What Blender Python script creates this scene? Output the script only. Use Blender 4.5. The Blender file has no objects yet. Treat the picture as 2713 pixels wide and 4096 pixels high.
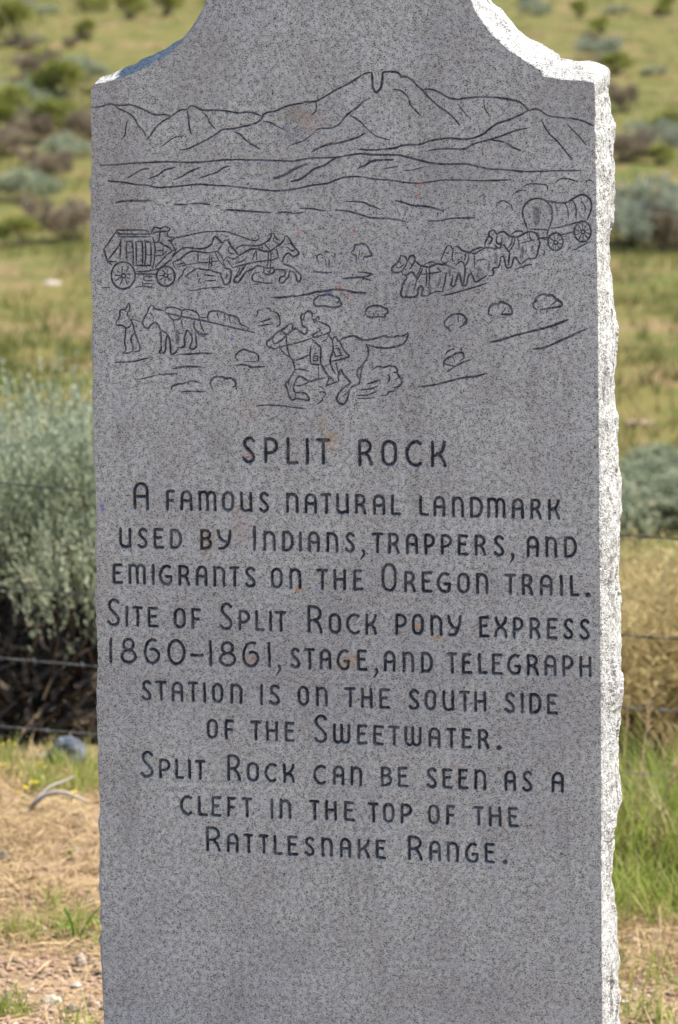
import bpy, bmesh, math, random
import numpy as np
from mathutils import Vector, Matrix, noise as mnoise

random.seed(7); RNG = np.random.default_rng(7)
SC = bpy.context.scene
COL = SC.collection
# ------------------------------------------------------------------ camera, sky, sun
W0, H0 = 2713.0, 4096.0            # pixel size of the photograph, the unit of the survey below
FPX = 105.0/24.0*W0
PITCH = math.radians(11.88); ROLL = math.radians(-0.60)
CAM_Z = 2.0
cam = bpy.data.cameras.new('camera'); camo = bpy.data.objects.new('camera', cam); COL.objects.link(camo)
cam.lens = 105; cam.sensor_width = 24; cam.sensor_fit = 'HORIZONTAL'
cam.clip_start = 0.05; cam.clip_end = 3000
CR = Matrix.Rotation(math.pi/2-PITCH, 3, 'X') @ Matrix.Rotation(ROLL, 3, 'Z')
camo.matrix_world = Matrix.Translation((0, 0, CAM_Z)) @ CR.to_4x4()
cam.dof.use_dof = True; cam.dof.focus_distance = 4.55; cam.dof.aperture_fstop = 7.1
SC.camera = camo

SUN_EL = math.radians(57); SUN_DIR = Vector((math.cos(SUN_EL)*math.cos(math.radians(4)), math.cos(SUN_EL)*math.sin(math.radians(4)), math.sin(SUN_EL)))
world = bpy.data.worlds.new('World'); SC.world = world; world.use_nodes = True
wn = world.node_tree.nodes; wl = world.node_tree.links
sky = wn.new('ShaderNodeTexSky'); sky.sky_type = 'NISHITA'; sky.sun_disc = False
sky.sun_elevation = SUN_EL; sky.sun_rotation = math.atan2(SUN_DIR.x, SUN_DIR.y)
sky.altitude = 1900; sky.air_density = 1.0; sky.dust_density = 1.0
wn['Background'].inputs['Strength'].default_value = 0.09
wl.new(sky.outputs[0], wn['Background'].inputs['Color'])
sl = bpy.data.lights.new('sun', 'SUN'); so = bpy.data.objects.new('sun', sl); COL.objects.link(so)
sl.energy = 4.0; sl.angle = math.radians(0.53); sl.color = (1.0, 0.95, 0.88)
so.rotation_euler = SUN_DIR.to_track_quat('Z', 'Y').to_euler()
SC.view_settings.view_transform = 'Standard'; SC.view_settings.look = 'None'
SC.view_settings.exposure = 1.45; SC.view_settings.gamma = 1; SC.view_settings.use_curve_mapping = False
SC.render.resolution_x = 678; SC.render.resolution_y = 1024

# ------------------------------------------------------------------ survey helpers
def ray(px, py):
    return CR @ Vector(((px-W0/2)/FPX, -(py-H0/2)/FPX, -1.0))
CRn = np.array(CR)
def rays(p):
    v = np.stack([(p[:, 0]-W0/2)/FPX, -(p[:, 1]-H0/2)/FPX, -np.ones(len(p))], 1)
    return v @ CRn.T
def on_depth(px, py, y):
    r = ray(px, py); k = y/r.y
    return Vector((r.x*k, y, CAM_Z+r.z*k))
# stone: origin under the middle of its face, turned so that its right edge stands nearer
TH = math.radians(9.2); FACE_Y = 4.42
F0 = on_depth(1400, 2048, FACE_Y); F0.z = 0.0
UX = np.array([math.cos(TH), -math.sin(TH), 0.0]); NB = np.array([math.sin(TH), math.cos(TH), 0.0])
def to_face(p):
    """photograph survey points -> (x, z) on the stone's face"""
    p = np.asarray(p, float).reshape(-1, 2); r = rays(p)
    o = np.array([0, 0, CAM_Z]) - np.array(F0)
    k = -(o @ NB)/(r @ NB)
    w = o + r*k[:, None]
    return np.stack([w @ UX, w[:, 2]], 1)

# ------------------------------------------------------------------ object helpers
def tag(o, label=None, cat=None, group=None, kind=None):
    if label: o['label'] = label
    if cat: o['category'] = cat
    if group: o['group'] = group
    if kind: o['kind'] = kind
    return o
def empty(name, loc=(0, 0, 0), rz=0.0, label=None, cat=None, group=None, parent=None):
    o = bpy.data.objects.new(name, None); COL.objects.link(o); o.empty_display_size = .1
    o.location = loc; o.rotation_euler = (0, 0, rz); o.parent = parent
    return tag(o, label, cat, group)
def mesh_np(name, V, Fs, mat, parent=None, smooth=False, attrs=None):
    """V (n,3); Fs int array (m,3 or 4) or list of such arrays"""
    if not isinstance(Fs, list): Fs = [Fs]
    Fs = [f for f in Fs if len(f)]
    me = bpy.data.meshes.new(name)
    me.vertices.add(len(V)); me.vertices.foreach_set('co', np.ascontiguousarray(V, dtype=np.float32).ravel())
    tot = np.concatenate([np.full(len(f), f.shape[1]) for f in Fs]); idx = np.concatenate([f.ravel() for f in Fs])
    me.loops.add(len(idx)); me.loops.foreach_set('vertex_index', idx.astype(np.int32))
    me.polygons.add(len(tot)); st = np.concatenate([[0], np.cumsum(tot)[:-1]])
    me.polygons.foreach_set('loop_start', st.astype(np.int32)); me.polygons.foreach_set('loop_total', tot.astype(np.int32))
    if attrs:
        for k, a in attrs.items():
            if a.ndim == 1:
                at = me.attributes.new(k, 'FLOAT', 'POINT'); at.data.foreach_set('value', a.astype(np.float32))
            else:
                at = me.attributes.new(k, 'FLOAT_VECTOR', 'POINT'); at.data.foreach_set('vector', a.astype(np.float32).ravel())
    me.update(calc_edges=True)
    me.polygons.foreach_set('use_smooth', np.full(len(tot), smooth))
    me.materials.append(mat)
    o = bpy.data.objects.new(name, me); COL.objects.link(o); o.parent = parent
    return o
def obj_bm(name, bm, mat, parent=None, smooth=False):
    me = bpy.data.meshes.new(name); bm.to_mesh(me); bm.free()
    for p in me.polygons: p.use_smooth = smooth
    me.materials.append(mat)
    o = bpy.data.objects.new(name, me); COL.objects.link(o); o.parent = parent
    return o
def tube_np(paths, sides=5):
    """paths: list of (pts (n,3), radii (n,)) -> V, F"""
    VV, FF, b = [], [], 0
    for P, R in paths:
        P = np.asarray(P, float); R = np.broadcast_to(np.asarray(R, float), (len(P),))
        T = np.gradient(P, axis=0); T /= np.linalg.norm(T, axis=1)[:, None]+1e-9
        ref = np.array([0., 0, 1]) if abs(T[0, 2]) < .8 else np.array([1., 0, 0])
        A = np.cross(T, ref); A /= np.linalg.norm(A, axis=1)[:, None]+1e-9; B = np.cross(T, A)
        an = np.arange(sides)*2*math.pi/sides
        V = P[:, None, :] + R[:, None, None]*(np.cos(an)[None, :, None]*A[:, None, :]+np.sin(an)[None, :, None]*B[:, None, :])
        n = len(P); VV.append(V.reshape(-1, 3))
        i = np.arange(n-1)[:, None]; j = np.arange(sides)[None, :]; j2 = (j+1) % sides
        F = np.stack([i*sides+j, i*sides+j2, (i+1)*sides+j2, (i+1)*sides+j], -1).reshape(-1, 4)+b
        FF.append(F); b += n*sides
    return np.concatenate(VV), np.concatenate(FF)

# ------------------------------------------------------------------ materials
def new_mat(name, rough=.8, spec=.3):
    m = bpy.data.materials.new(name); m.use_nodes = True
    nt = m.node_tree; b = nt.nodes['Principled BSDF']
    b.inputs['Roughness'].default_value = rough; b.inputs['Specular IOR Level'].default_value = spec
    return m, nt, b
class NT:
    def __init__(s, nt): s.nt = nt
    def n(s, t, **k):
        x = s.nt.nodes.new(t)
        for a, v in k.items(): setattr(x, a, v)
        return x
    def l(s, a, b): s.nt.links.new(a, b)
    def put(s, sock, v):
        if isinstance(v, bpy.types.NodeSocket): s.l(v, sock)
        else: sock.default_value = v
    def noise(s, vec, scale, detail=2, rough=.5, dist=0):
        x = s.n('ShaderNodeTexNoise'); s.put(x.inputs['Vector'], vec); x.inputs['Scale'].default_value = scale
        x.inputs['Detail'].default_value = detail; x.inputs['Roughness'].default_value = rough; x.inputs['Distortion'].default_value = dist
        return x.outputs['Fac']
    def ramp(s, v, a, b, lo=0., hi=1., kind='SMOOTHSTEP'):
        x = s.n('ShaderNodeMapRange', interpolation_type=kind); s.put(x.inputs[0], v)
        x.inputs[1].default_value = a; x.inputs[2].default_value = b; x.inputs[3].default_value = lo; x.inputs[4].default_value = hi
        return x.outputs[0]
    def math(s, op, a, b=0.0):
        x = s.n('ShaderNodeMath', operation=op); s.put(x.inputs[0], a); s.put(x.inputs[1], b); return x.outputs[0]
    def mix(s, f, a, b, blend='MIX'):
        x = s.n('ShaderNodeMix', data_type='RGBA', blend_type=blend); s.put(x.inputs[0], f)
        for i, v in ((6, a), (7, b)):
            if isinstance(v, tuple): v = (*v, 1.0) if len(v) == 3 else v
            s.put(x.inputs[i], v)
        return x.outputs[2]
    def mapping(s, vec, rot=(0, 0, 0), scale=(1, 1, 1), loc=(0, 0, 0)):
        x = s.n('ShaderNodeMapping'); s.l(vec, x.inputs[0])
        x.inputs['Rotation'].default_value = rot; x.inputs['Scale'].default_value = scale; x.inputs['Location'].default_value = loc
        return x.outputs[0]

# stains on the face: (survey px, py, rx, ry, colour, strength, threshold of the breakup noise)
STAINS = [
 (1185, 455, 75, 42, (.20, .155, .10), .45, .42), (1240, 490, 55, 42, (.42, .29, .22), .45, .45), (1180, 540, 60, 40, (.13, .13, .15), .45, .45),
 (1215, 555, 55, 14, (.09, .15, .30), .5, .52), (1140, 508, 35, 12, (.09, .15, .30), .5, .5),
 (828, 2165, 42, 40, (.40, .29, .16), .70, .42), (815, 2205, 22, 20, (.24, .13, .07), .5, .45),
 (1405, 2640, 38, 32, (.44, .27, .14), .7, .44), (1372, 2665, 40, 20, (.40, .28, .18), .65, .44), (1000, 2640, 36, 34, (.34, .19, .11), .5, .42),
 (1325, 1765, 34, 34, (.42, .23, .05), .85, .47), (1290, 1690, 22, 40, (.38, .25, .09), .5, .48), (1190, 2362, 13, 7, (.60, .25, .02), 1.0, .35),
 (1670, 2505, 15, 9, (.55, .24, .03), .9, .38), (1750, 2555, 30, 12, (.46, .26, .08), .6, .44), (1838, 3085, 9, 26, (.40, .20, .05), .7, .4),
 (960, 2100, 50, 90, (.36, .22, .17), .35, .46), (1000, 1640, 90, 60, (.34, .24, .18), .30, .46), (990, 1820, 22, 20, (.50, .18, .14), .5, .46),
 (1682, 740, 9, 8, (.70, .12, .06), .9, .36), (1668, 778, 6, 9, (.70, .14, .10), .8, .42), (1415, 936, 7, 6, (.70, .14, .08), .8, .4), (1194, 931, 8, 7, (.70, .14, .08), .9, .38),
 (1360, 1155, 16, 10, (.60, .20, .08), .7, .42), (1396, 1183, 9, 9, (.60, .18, .16), .7, .42), (1316, 1170, 20, 6, (.08, .10, .40), .7, .42),
 (410, 2030, 10, 22, (.06, .13, .40), .8, .42), (926, 1357, 6, 6, (.05, .14, .5), .9, .35), (1270, 2358, 9, 11, (.10, .22, .5), .7, .42),
 (1560, 2620, 40, 60, (.55, .53, .52), .35, .45), (1430, 2050, 200, 120, (.36, .30, .27), .18, .5), (2290, 2900, 120, 300, (.36, .27, .22), .25, .52),
 (450, 700, 170, 420, (.25, .225, .20), .42, .44), (2260, 430, 150, 190, (.25, .235, .225), .40, .44), (770, 300, 190, 230, (.25, .235, .22), .34, .45), (1500, 700, 500, 110, (.27, .265, .26), .25, .48),
 (430, 2300, 70, 340, (.33, .24, .19), .30, .50),
]
def granite(name, face):
    m, nt, b = new_mat(name, .78, .35); T = NT(nt)
    tc = T.n('ShaderNodeTexCoord'); ob = tc.outputs['Object']
    fl = T.mapping(ob, rot=(0, math.radians(33), 0), scale=(1.0, 1.0, 1.55))
    n1 = T.noise(fl, 400, 2.0, .62, .6)          # dark mica flecks
    n2 = T.noise(T.mapping(ob, rot=(0, math.radians(-20), 0), scale=(1.4, 1, 1), loc=(3, 1, 2)), 640, 1.5, .6, .4)
    n3 = T.noise(ob, 130, 2, .6)                 # grain clusters
    n4 = T.noise(ob, 9, 4, .62)                  # broad weathering
    n5 = T.noise(T.mapping(ob, loc=(9, 4, 1)), 24, 4, .6)
    base = T.mix(T.ramp(n3, .33, .67), (.405, .408, .378), (.600, .602, .562))
    n6 = T.noise(T.mapping(ob, loc=(1, 7, 3)), 240, 1.0, .5)
    base = T.mix(T.ramp(n6, .55, .72, 0, .55), base, (.62, .62, .60))   # pale feldspar
    base = T.mix(T.ramp(n4, .35, .72, 0, .45), base, (.355, .330, .305))
    st = T.noise(T.mapping(ob, scale=(1, 1, .22), loc=(2, 0, 6)), 13, 5, .62)
    base = T.mix(T.ramp(st, .50, .72, 0, .38), base, (.24, .225, .205))
    base = T.mix(T.ramp(T.noise(T.mapping(ob, loc=(6, 6, 0)), 3.2, 3, .55), .45, .70, 0, .30), base, (.27, .265, .265))
    base = T.mix(T.ramp(n5, .50, .75, 0, .35), base, (.47, .50, .55))
    thr = T.math('ADD', n1, T.math('MULTIPLY', T.math('SUBTRACT', n3, .5), .22))
    thr = T.math('ADD', thr, T.math('MULTIPLY', T.math('SUBTRACT', n5, .5), .10))
    dark = T.ramp(thr, .452, .395)
    dark2 = T.ramp(n2, .385, .335, 0, .85)
    dk = T.math('MAXIMUM', dark, dark2)
    if not face: base = T.mix(1.0, base, (.95, .94, .92), 'MULTIPLY')
    colr = T.mix(T.math('MULTIPLY', dk, T.ramp(n5, .3, .7, .9, 1.0)), base, (.036, .038, .046))
    if face:
        sx = T.n('ShaderNodeSeparateXYZ'); T.l(ob, sx.inputs[0])
        brk = T.noise(T.mapping(ob, loc=(5, 5, 5)), 95, 6, .78)
        for (px, py, rx, ry, c, stv, th) in STAINS:
            q = to_face([(px, py)])[0]; s = 1/2600.0
            dx = T.math('DIVIDE', T.math('SUBTRACT', sx.outputs[0], float(q[0])), rx*s*1.25)
            dz = T.math('DIVIDE', T.math('SUBTRACT', sx.outputs[2], float(q[1])), ry*s*1.25)
            d = T.math('ADD', T.math('MULTIPLY', dx, dx), T.math('MULTIPLY', dz, dz))
            f = T.math('MULTIPLY', T.ramp(d, 0.0, 1.0, 1, 0), T.ramp(brk, th-.05, th+.06))
            colr = T.mix(T.math('MULTIPLY', f, stv*.78), colr, c)
        at = T.n('ShaderNodeAttribute', attribute_name='paint')
        pn = T.noise(ob, 260, 3, .6)
        pc = T.mix(T.ramp(pn, .40, .66), (.034, .037, .048), (.12, .125, .14))
        pf = T.math('MULTIPLY', at.outputs['Fac'], T.math('MULTIPLY', T.ramp(pn, .70, .58, .5, 1.0), T.ramp(n5, .62, .42, .68, 1.0)))
        colr = T.mix(pf, colr, pc)
    T.l(colr, b.inputs['Base Color'])
    bp = T.n('ShaderNodeBump'); bp.inputs['Distance'].default_value = .0006 if face else .0018; bp.inputs['Strength'].default_value = .45 if face else .9
    hn = T.math('ADD', T.noise(ob, 420, 3, .6), T.math('MULTIPLY', n3, .8 if face else 2.0))
    T.l(hn, bp.inputs['Height']); T.l(bp.outputs[0], b.inputs['Normal'])
    return m
M_FACE = granite('granite_face', True); M_SIDE = granite('granite_rough', False)
# ------------------------------------------------------------------ the engraving, surveyed from the photograph
CROPS = {'A': (350, 0, 1.4255), 'B': (1400, 0, 1.4255), 'C': (350, 850, 3.136), 'D': (800, 850, 3.136), 'E': (1500, 850, 3.136),
 'F': (1950, 700, 3.136), 'G': (400, 1180, 2.4123), 'H': (1000, 1180, 2.4123), 'I': (1600, 1130, 1.96), 'J': (350, 550, 1.4255),
 'K': (1000, 550, 1.4255), 'L': (1200, 920, 3.92), 'a': (900, 1680, 1.568), 'b': (400, 1880, 1.568), 'c': (1350, 1880, 1.4255),
 'd': (380, 2230, 1.4933), 'e': (1380, 2230, 1.4933), 'f': (500, 2700, 1.742), 'g': (1350, 2700, 1.568), 'h': (500, 3000, 1.742),
 'i': (1350, 3000, 1.568)}
def crop_pts(c, pts):
    ox, oy, s = CROPS[c]; p = np.asarray(pts, float).reshape(-1, 2)
    return p/s + np.array([ox, oy])
# each group becomes one carved part:  name, label, ["crop width x,y x,y ...", ...]   (a leading ! keeps corners, ~ marks a stippled patch)
CARVED = [
('carved_mountain_range', 'carved skyline of mountains with a U-shaped cleft at the summit', [
 "A 7 20,610 70,608 125,592 150,596 180,600 240,597 280,608 330,628 375,650 400,655 440,652 480,662",
 "A 7 480,662 520,632 535,625 565,622 590,602 620,610 660,628 720,626 790,632 860,643 910,638 950,645 995,662",
 "A 7 150,596 180,620 230,642 265,670 290,715 318,745 332,775", "A 5 228,685 218,730 215,765 190,798",
 "A 7 335,800 360,770 375,745 400,715 430,690 480,662", "A 7 567,622 575,665 580,720 592,765", "A 6 655,640 680,660 692,690 710,715 730,735",
 "A 7 995,662 1020,642 1080,630 1110,615 1150,600 1190,592 1225,588 1240,580 1300,577 1350,552 1420,510 1500,470 1565,428",
 "A 6 1303,578 1305,620 1295,640 1278,655", "A 7 525,855 570,848 630,820 690,790 730,765 770,738 830,732 900,718 950,705 985,685 1005,660",
 "A 7 835,750 870,765 900,795 930,818 985,848", "A 5 545,773 500,782 470,800 440,822 410,840", "A 6 1003,690 1040,697 1070,712 1095,727",
 "A 4 1095,727 1130,740", "A 4 1145,833 1190,815 1230,803 1275,770 1300,745", "A 7 1300,745 1325,732 1380,730 1430,712 1470,665 1510,630 1552,602",
 "A 6 1500,658 1540,680 1562,698", "B 6 60,698 70,705 100,735 150,775 228,798", "B 6 0,655 40,680 62,700", "A 9 1280,862 1330,838 1380,822 1440,812 1500,795 1552,780", "B 8 45,780 55,778 85,758",
 "B 8 0,470 60,432 100,414 125,412", "!B 10 125,412 128,460 130,495 138,517 148,527 160,520 178,497 185,450 187,412", "B 8 187,410 230,408 270,412 295,435 325,438 360,462 385,490 412,512 450,555 500,600 550,635 590,670 625,712",
 "B 6 245,508 280,512 310,530 335,560 345,595 370,625 405,658", "B 8 412,510 460,508 510,525 560,555 615,566 650,560 740,552 830,555 920,568 970,582 1000,608 1018,630",
 "B 7 1018,630 1060,620 1090,632 1130,658 1190,668 1270,675 1330,690 1390,718", "B 5 618,592 640,625 665,655 690,680", "B 6 764,585 770,620 800,662",
 "B 7 0,636 40,615 75,578 118,558", "B 8 50,850 130,855 210,848 260,842 310,826 400,822 460,802 560,787 660,793 750,770 800,730 850,700 920,678 1018,630",
 "B 7 450,857 520,848 590,848 655,848 700,822 790,797 870,772 950,742 1012,730", "B 7 800,797 860,805 900,820 930,840 975,858",
 "B 6 1092,678 1110,720 1140,765 1180,800 1220,850 1270,912", "B 5 1240,705 1270,740 1310,780 1350,830"]),
('carved_valley_line', 'long carved valley lines with slanted strokes below the mountains', [
 "J 7 70,157 160,155 250,146 340,142 440,138 540,140 640,140 740,130 850,125 960,128 1060,130 1170,134 1220,125 1280,116 1360,115 1440,110 1463,107",
 "K 8 520,108 580,98 640,92 700,97 780,98 850,100 910,115 970,130 1040,145 1130,152 1230,150 1300,165 1380,180 1450,183 1568,195", "B 7 998,978 1100,976 1200,972 1318,972",
 "J 7 115,247 210,256 280,268 340,272 400,284 480,280 560,273 640,266 720,272 800,275 880,285 960,293 1060,303 1130,300 1200,290 1280,272 1370,260 1420,240 1480,224 1568,222",
 "K 6 641,225 720,237 800,243 880,255 960,260 1030,252 1100,242 1200,242 1300,246 1380,245 1490,240", "J 7 228,230 270,205 310,182 355,177", "J 7 343,235 400,215 440,185 500,170",
 "J 7 490,242 540,220 590,190 645,170", "J 7 635,232 690,213 740,197 770,175 805,162", "J 11 1060,235 1120,213 1180,180 1250,150", "J 9 1160,250 1210,238 1250,212 1290,180 1350,158 1400,125 1430,112",
 "K 9 620,175 660,155 700,133 760,127 820,127", "K 5 765,178 845,163", "K 4 875,160 915,152", "K 4 875,188 940,182 1000,163"]),
('carved_plain_line', 'short carved strokes of the open plain between the valley and the wagons', [
 "J 9 160,370 220,361 300,360 365,360", "J 6 490,380 570,383", "J 8 585,378 640,375 700,383", "J 4 730,387 760,388", "K 8 -140,412 -100,413 0,420 120,428",
 "K 7 145,432 200,425 260,432 315,423", "K 7 285,403 340,405 430,418", "K 6 540,363 640,368 690,388 742,407", "K 7 490,413 560,420 640,442 700,458 800,462 905,482",
 "K 9 825,358 880,372 930,387 1000,392 1060,405 1105,418", "K 7 1015,475 1080,474 1160,460 1285,458"]),
('carved_cloud', 'faint carved cloud arcs above the covered wagon', [
 "B 5 985,1062 1030,1048 1090,1050 1120,1055 1130,1085", "B 5 1170,1047 1190,1025 1235,1017 1300,1035", "B 5 1340,1040 1365,1025 1390,1040", "B 4 930,1110 960,1088 1000,1083",
 "F 5 105,410 130,350 200,322 260,350 300,380 315,440"]),
('carved_stagecoach', 'carved stagecoach with two spoked wheels', [
 "!C 7 362,232 365,218 730,220 780,268", "!C 6 362,232 410,270 800,270", "!C 6 362,250 400,295 420,302 800,305", "C 5 452,222 452,248", "C 5 553,222 553,255", "C 5 655,222 655,248",
 "C 5 505,272 505,300", "C 5 600,272 600,300", "C 5 692,272 692,300", "!C 7 362,235 205,462 248,610 310,662", "C 6 248,610 370,620", "C 7 248,600 330,500 405,395 420,325", "C 7 420,325 415,420 405,600",
 "C 7 498,360 485,440 495,610", "!C 7 485,358 560,362 572,500 572,655", "C 7 495,500 570,495", "C 7 605,365 610,480 612,655", "!C 7 605,365 685,365 692,500 688,655", "C 7 725,360 730,500 718,655",
 "!C 7 725,362 790,370 800,530 790,655", "C 7 735,530 800,530", "C 7 580,662 810,665", "C 6 810,665 815,710", "C 7 600,738 720,738 820,722 890,705 960,655 1060,585", "C 9 600,768 860,775",
 "C 7 815,305 835,360 845,440 845,540 820,700", "@C 8 447,788 149 170", "@C 8 980,798 115 126", "@C 6 450,793 28 28", "@C 6 982,788 25 25",
 "C 6 485,772 555,770", "C 6 420,787 340,787", "C 6 435,750 432,675", "C 6 485,740 515,680", "C 6 410,755 370,735", "C 6 410,815 355,855", "C 6 440,830 408,905", "C 6 475,830 497,900", "C 6 495,810 535,835",
 "C 6 1005,775 1055,770", "C 6 955,790 895,790", "C 6 975,760 935,720", "C 6 995,765 1010,710", "C 6 960,810 900,850", "C 6 970,820 972,890", "C 6 1000,815 1048,858",
 "C 6 820,803 720,800 705,825 720,850 825,857", "C 8 690,855 690,925", "C 6 690,890 820,893", "C 7 595,938 690,925 820,935", "C 5 165,940 295,940"]),
('carved_driver', 'carved coach driver holding a long curling whip', [
 "C 7 800,270 810,230 840,185 880,190 905,200 968,178 1030,195 1025,225 980,238 905,240 860,245 820,262", "C 8 905,240 905,290 890,365", "C 6 905,225 930,195", "C 7 1000,240 1000,290 1020,305 1080,318",
 "!C 7 1080,318 1075,345 1020,352 1045,365 1095,455", "C 7 840,375 900,372 940,390 950,410 1000,425 1055,470", "C 6 950,410 945,540", "C 7 845,475 940,480", "C 7 848,540 945,535", "C 6 945,535 995,490",
 "C 7 1120,450 1000,525 930,600 860,675 850,700", "C 6 1120,450 1095,500 1060,560", "C 6 1085,318 1200,300 1300,275 1450,245 1568,235", "D 6 155,237 220,235 330,240 420,268 500,295 580,325 660,348 710,350 738,330 738,300 720,280"]),
('carved_horse_team', 'carved four-horse team at full gallop in harness', [
 "C 7 1060,565 1110,510 1180,455 1250,440 1320,448 1400,453 1480,445 1540,410 1568,370", "C 7 1070,620 1150,590 1190,560 1250,510 1320,485 1400,492 1500,505 1568,500", "D 7 155,495 200,488 225,487",
 "C 6 1070,620 1090,680 1105,705", "!C 7 1110,658 1215,630 1225,655", "C 5 1120,680 1250,655 1370,635 1500,625 1568,622", "D 5 155,612 250,610", "C 6 1385,505 1385,600 1370,625", "C 7 1255,680 1210,720 1190,780 1150,820 1140,870",
 "C 7 1225,800 1290,755 1380,700 1450,715 1568,722", "D 7 140,724 170,740 265,760", "C 7 1225,800 1270,825", "C 6 1375,765 1385,800", "C 6 1415,820 1398,850 1395,890", "C 5 1215,885 1270,903", "C 5 1455,785 1550,787",
 "D 6 45,785 195,795", "D 7 70,855 190,853", "C 6 1480,855 1540,855", "C 6 1270,975 1350,975 1450,950 1568,942", "D 6 150,940 200,938 310,938", "C 5 1525,510 1530,600 1520,710", "C 5 1545,520 1560,600 1545,710",
 "D 8 150,400 160,350 190,300 240,340 285,380 310,350 355,340", "D 6 260,380 225,385", "D 7 285,400 250,440 225,480", "D 8 355,330 360,370 400,430 440,480 490,535", "D 6 355,435 400,425", "D 6 355,435 360,490 400,520 435,510",
 "D 7 345,550 390,575 440,578 480,545", "D 5 190,495 230,590 290,660", "D 5 225,487 265,540 290,600", "D 6 345,550 300,600 295,650 310,700", "D 6 345,595 380,650 415,700",
 "D 8 300,695 380,715 390,780 370,870 310,905 290,850 265,800 260,760", "D 8 325,765 340,790 315,825",
 "D 7 445,470 480,430 560,410 680,418 760,405 830,370 875,330 895,290 890,260 930,270", "D 6 930,270 945,310 1000,350", "D 6 925,350 990,400", "D 6 930,310 920,350", "D 7 940,440 985,410 1040,365 1062,330 1065,290",
 "D 8 1100,300 1140,365 1190,440 1240,500 1230,525 1190,550 1155,545 1120,510 1090,515 1060,545 1040,600 1045,640 1090,660 1150,680 1210,730 1260,780 1270,810 1250,865 1220,855 1205,790 1180,750 1130,735",
 "D 6 1065,290 1100,300", "D 6 1075,395 1130,390", "D 7 1090,430 1160,485 1190,455", "D 7 490,540 560,500 620,465 700,455 780,475 860,490 930,450 960,420", "D 5 700,460 710,530 710,600", "D 5 700,475 670,560 650,595",
 "D 6 415,690 480,670 600,640 700,620 800,605 900,595 985,565", "D 7 985,565 960,450", "D 6 858,480 855,590 840,690", "D 6 890,490 890,600 880,690", "D 5 735,420 745,460", "D 5 775,410 785,460", "D 6 815,395 870,465",
 "D 6 440,645 500,620 560,590 585,560", "D 8 575,740 640,720 720,670 810,685", "D 8 575,740 530,810 480,870 430,870 435,820 480,790 530,720 590,640", "D 6 500,680 490,730 450,790",
 "D 8 805,700 805,765 880,775 930,740 930,710 895,690 840,700 820,690", "D 6 885,760 870,740 895,700", "D 8 930,715 1000,715 1065,725 1070,770 1050,800 1005,815 1000,880 1050,875 1075,840 1110,810 1120,740 1135,735",
 "D 6 740,755 700,755 660,790 660,850 720,870 840,885 910,885", "D 5 740,800 800,835", "D 4 655,900 750,898"]),
('carved_ground_line', 'long bowed carved ground line above the oval bush', ["D 8 895,1065 1020,1065 1150,1050 1240,1045", "L 9 -20,1027 80,1012 150,1000 250,972 400,955 530,932 640,935 760,950 850,975 1045,985"]),
('carved_bush', 'carved broken outline of a small tree', ["L 7 290,490 265,440 275,395 310,378 350,385", "L 8 375,355 410,338 460,352", "L 6 395,450 410,520 410,585", "L 6 457,450 457,585", "L 8 548,375 545,430", "L 7 175,657 290,657 380,668 490,665", "L 4 610,370 650,360 665,385"]),
('carved_bush', 'carved ragged tree with forked trunk', ["!L 8 800,345 850,300 865,225 930,230 960,205 1030,230 1070,270 1095,330 1135,400 1010,420 990,460", "!L 8 800,345 830,385 885,400 880,500", "L 6 938,320 918,460", "L 6 985,340 955,420",
 "!L 7 905,655 1050,670 1145,695 1040,730 900,745 660,760", "L 7 990,755 1110,790"]),
('carved_bush', 'carved oval sagebrush below the bowed ground line', ["L 9 305,1020 340,1025 425,1012 500,1025 540,1045 610,1070 620,1100 600,1130 560,1130", "L 9 620,1110 658,1160 620,1195 540,1215 460,1205 380,1190 260,1195 220,1150 225,1095 305,1025"]),
('carved_ox_team', 'carved team of six oxen in three yoked pairs with stippled shading', [
 "E 8 320,530 315,570 280,630 230,670 212,700 225,740 270,755 335,740", "E 8 320,530 345,545 375,550 400,590 405,620", "E 7 405,620 375,680 345,730", "E 6 300,600 330,640", "E 6 370,640 320,685 275,692",
 "E 7 405,620 430,570 450,540 495,550 500,600 465,670 430,710", "E 6 430,620 460,655", "E 8 500,600 540,640 580,665 640,680 700,675 780,645 860,650 900,650", "E 6 630,650 700,620 760,630 780,645",
 "!E 7 335,730 345,765 385,790 470,740 500,790 530,830 560,790 600,700", "E 6 580,680 550,750 520,800", "E 9 385,790 400,820 350,890 340,950 325,1030 370,1060 520,1050 545,950 575,920 600,950 590,1035 660,1045",
 "E 8 530,830 510,900 485,990", "E 6 640,690 650,800 640,930", "E 6 680,690 685,790 680,880", "E 5 590,775 700,765 840,740", "E 6 780,690 830,735", "E 8 660,1045 720,1010 770,990 850,995", "E 7 895,750 880,850 860,940 850,995",
 "E 6 845,1040 950,1020 1080,985 1200,950 1300,920 1410,885",
 "E 7 915,410 880,470 850,540 825,600", "E 7 915,410 950,420 975,460 990,440", "E 7 825,600 870,635 920,610", "E 5 890,500 935,520", "E 8 1005,420 1050,430 1080,465 1140,490 1190,500 1250,460 1330,440 1370,445",
 "E 7 1190,505 1260,515 1310,480 1370,450", "E 6 985,460 975,520 970,590 1000,610", "E 5 1005,500 1040,510", "E 7 1010,660 1070,615 1110,630 1130,700 1125,800 1110,910", "E 6 1130,680 1170,590 1180,510", "E 6 1140,510 1125,600",
 "E 5 1245,520 1250,620 1245,700", "E 4 1265,605 1380,580", "E 8 980,780 970,850 955,910 1000,920 1020,850 1050,760 1070,800 1090,890 1110,915 1150,900 1170,800 1205,770 1240,830 1260,870 1310,850 1400,790", "E 6 1200,730 1230,800",
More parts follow.
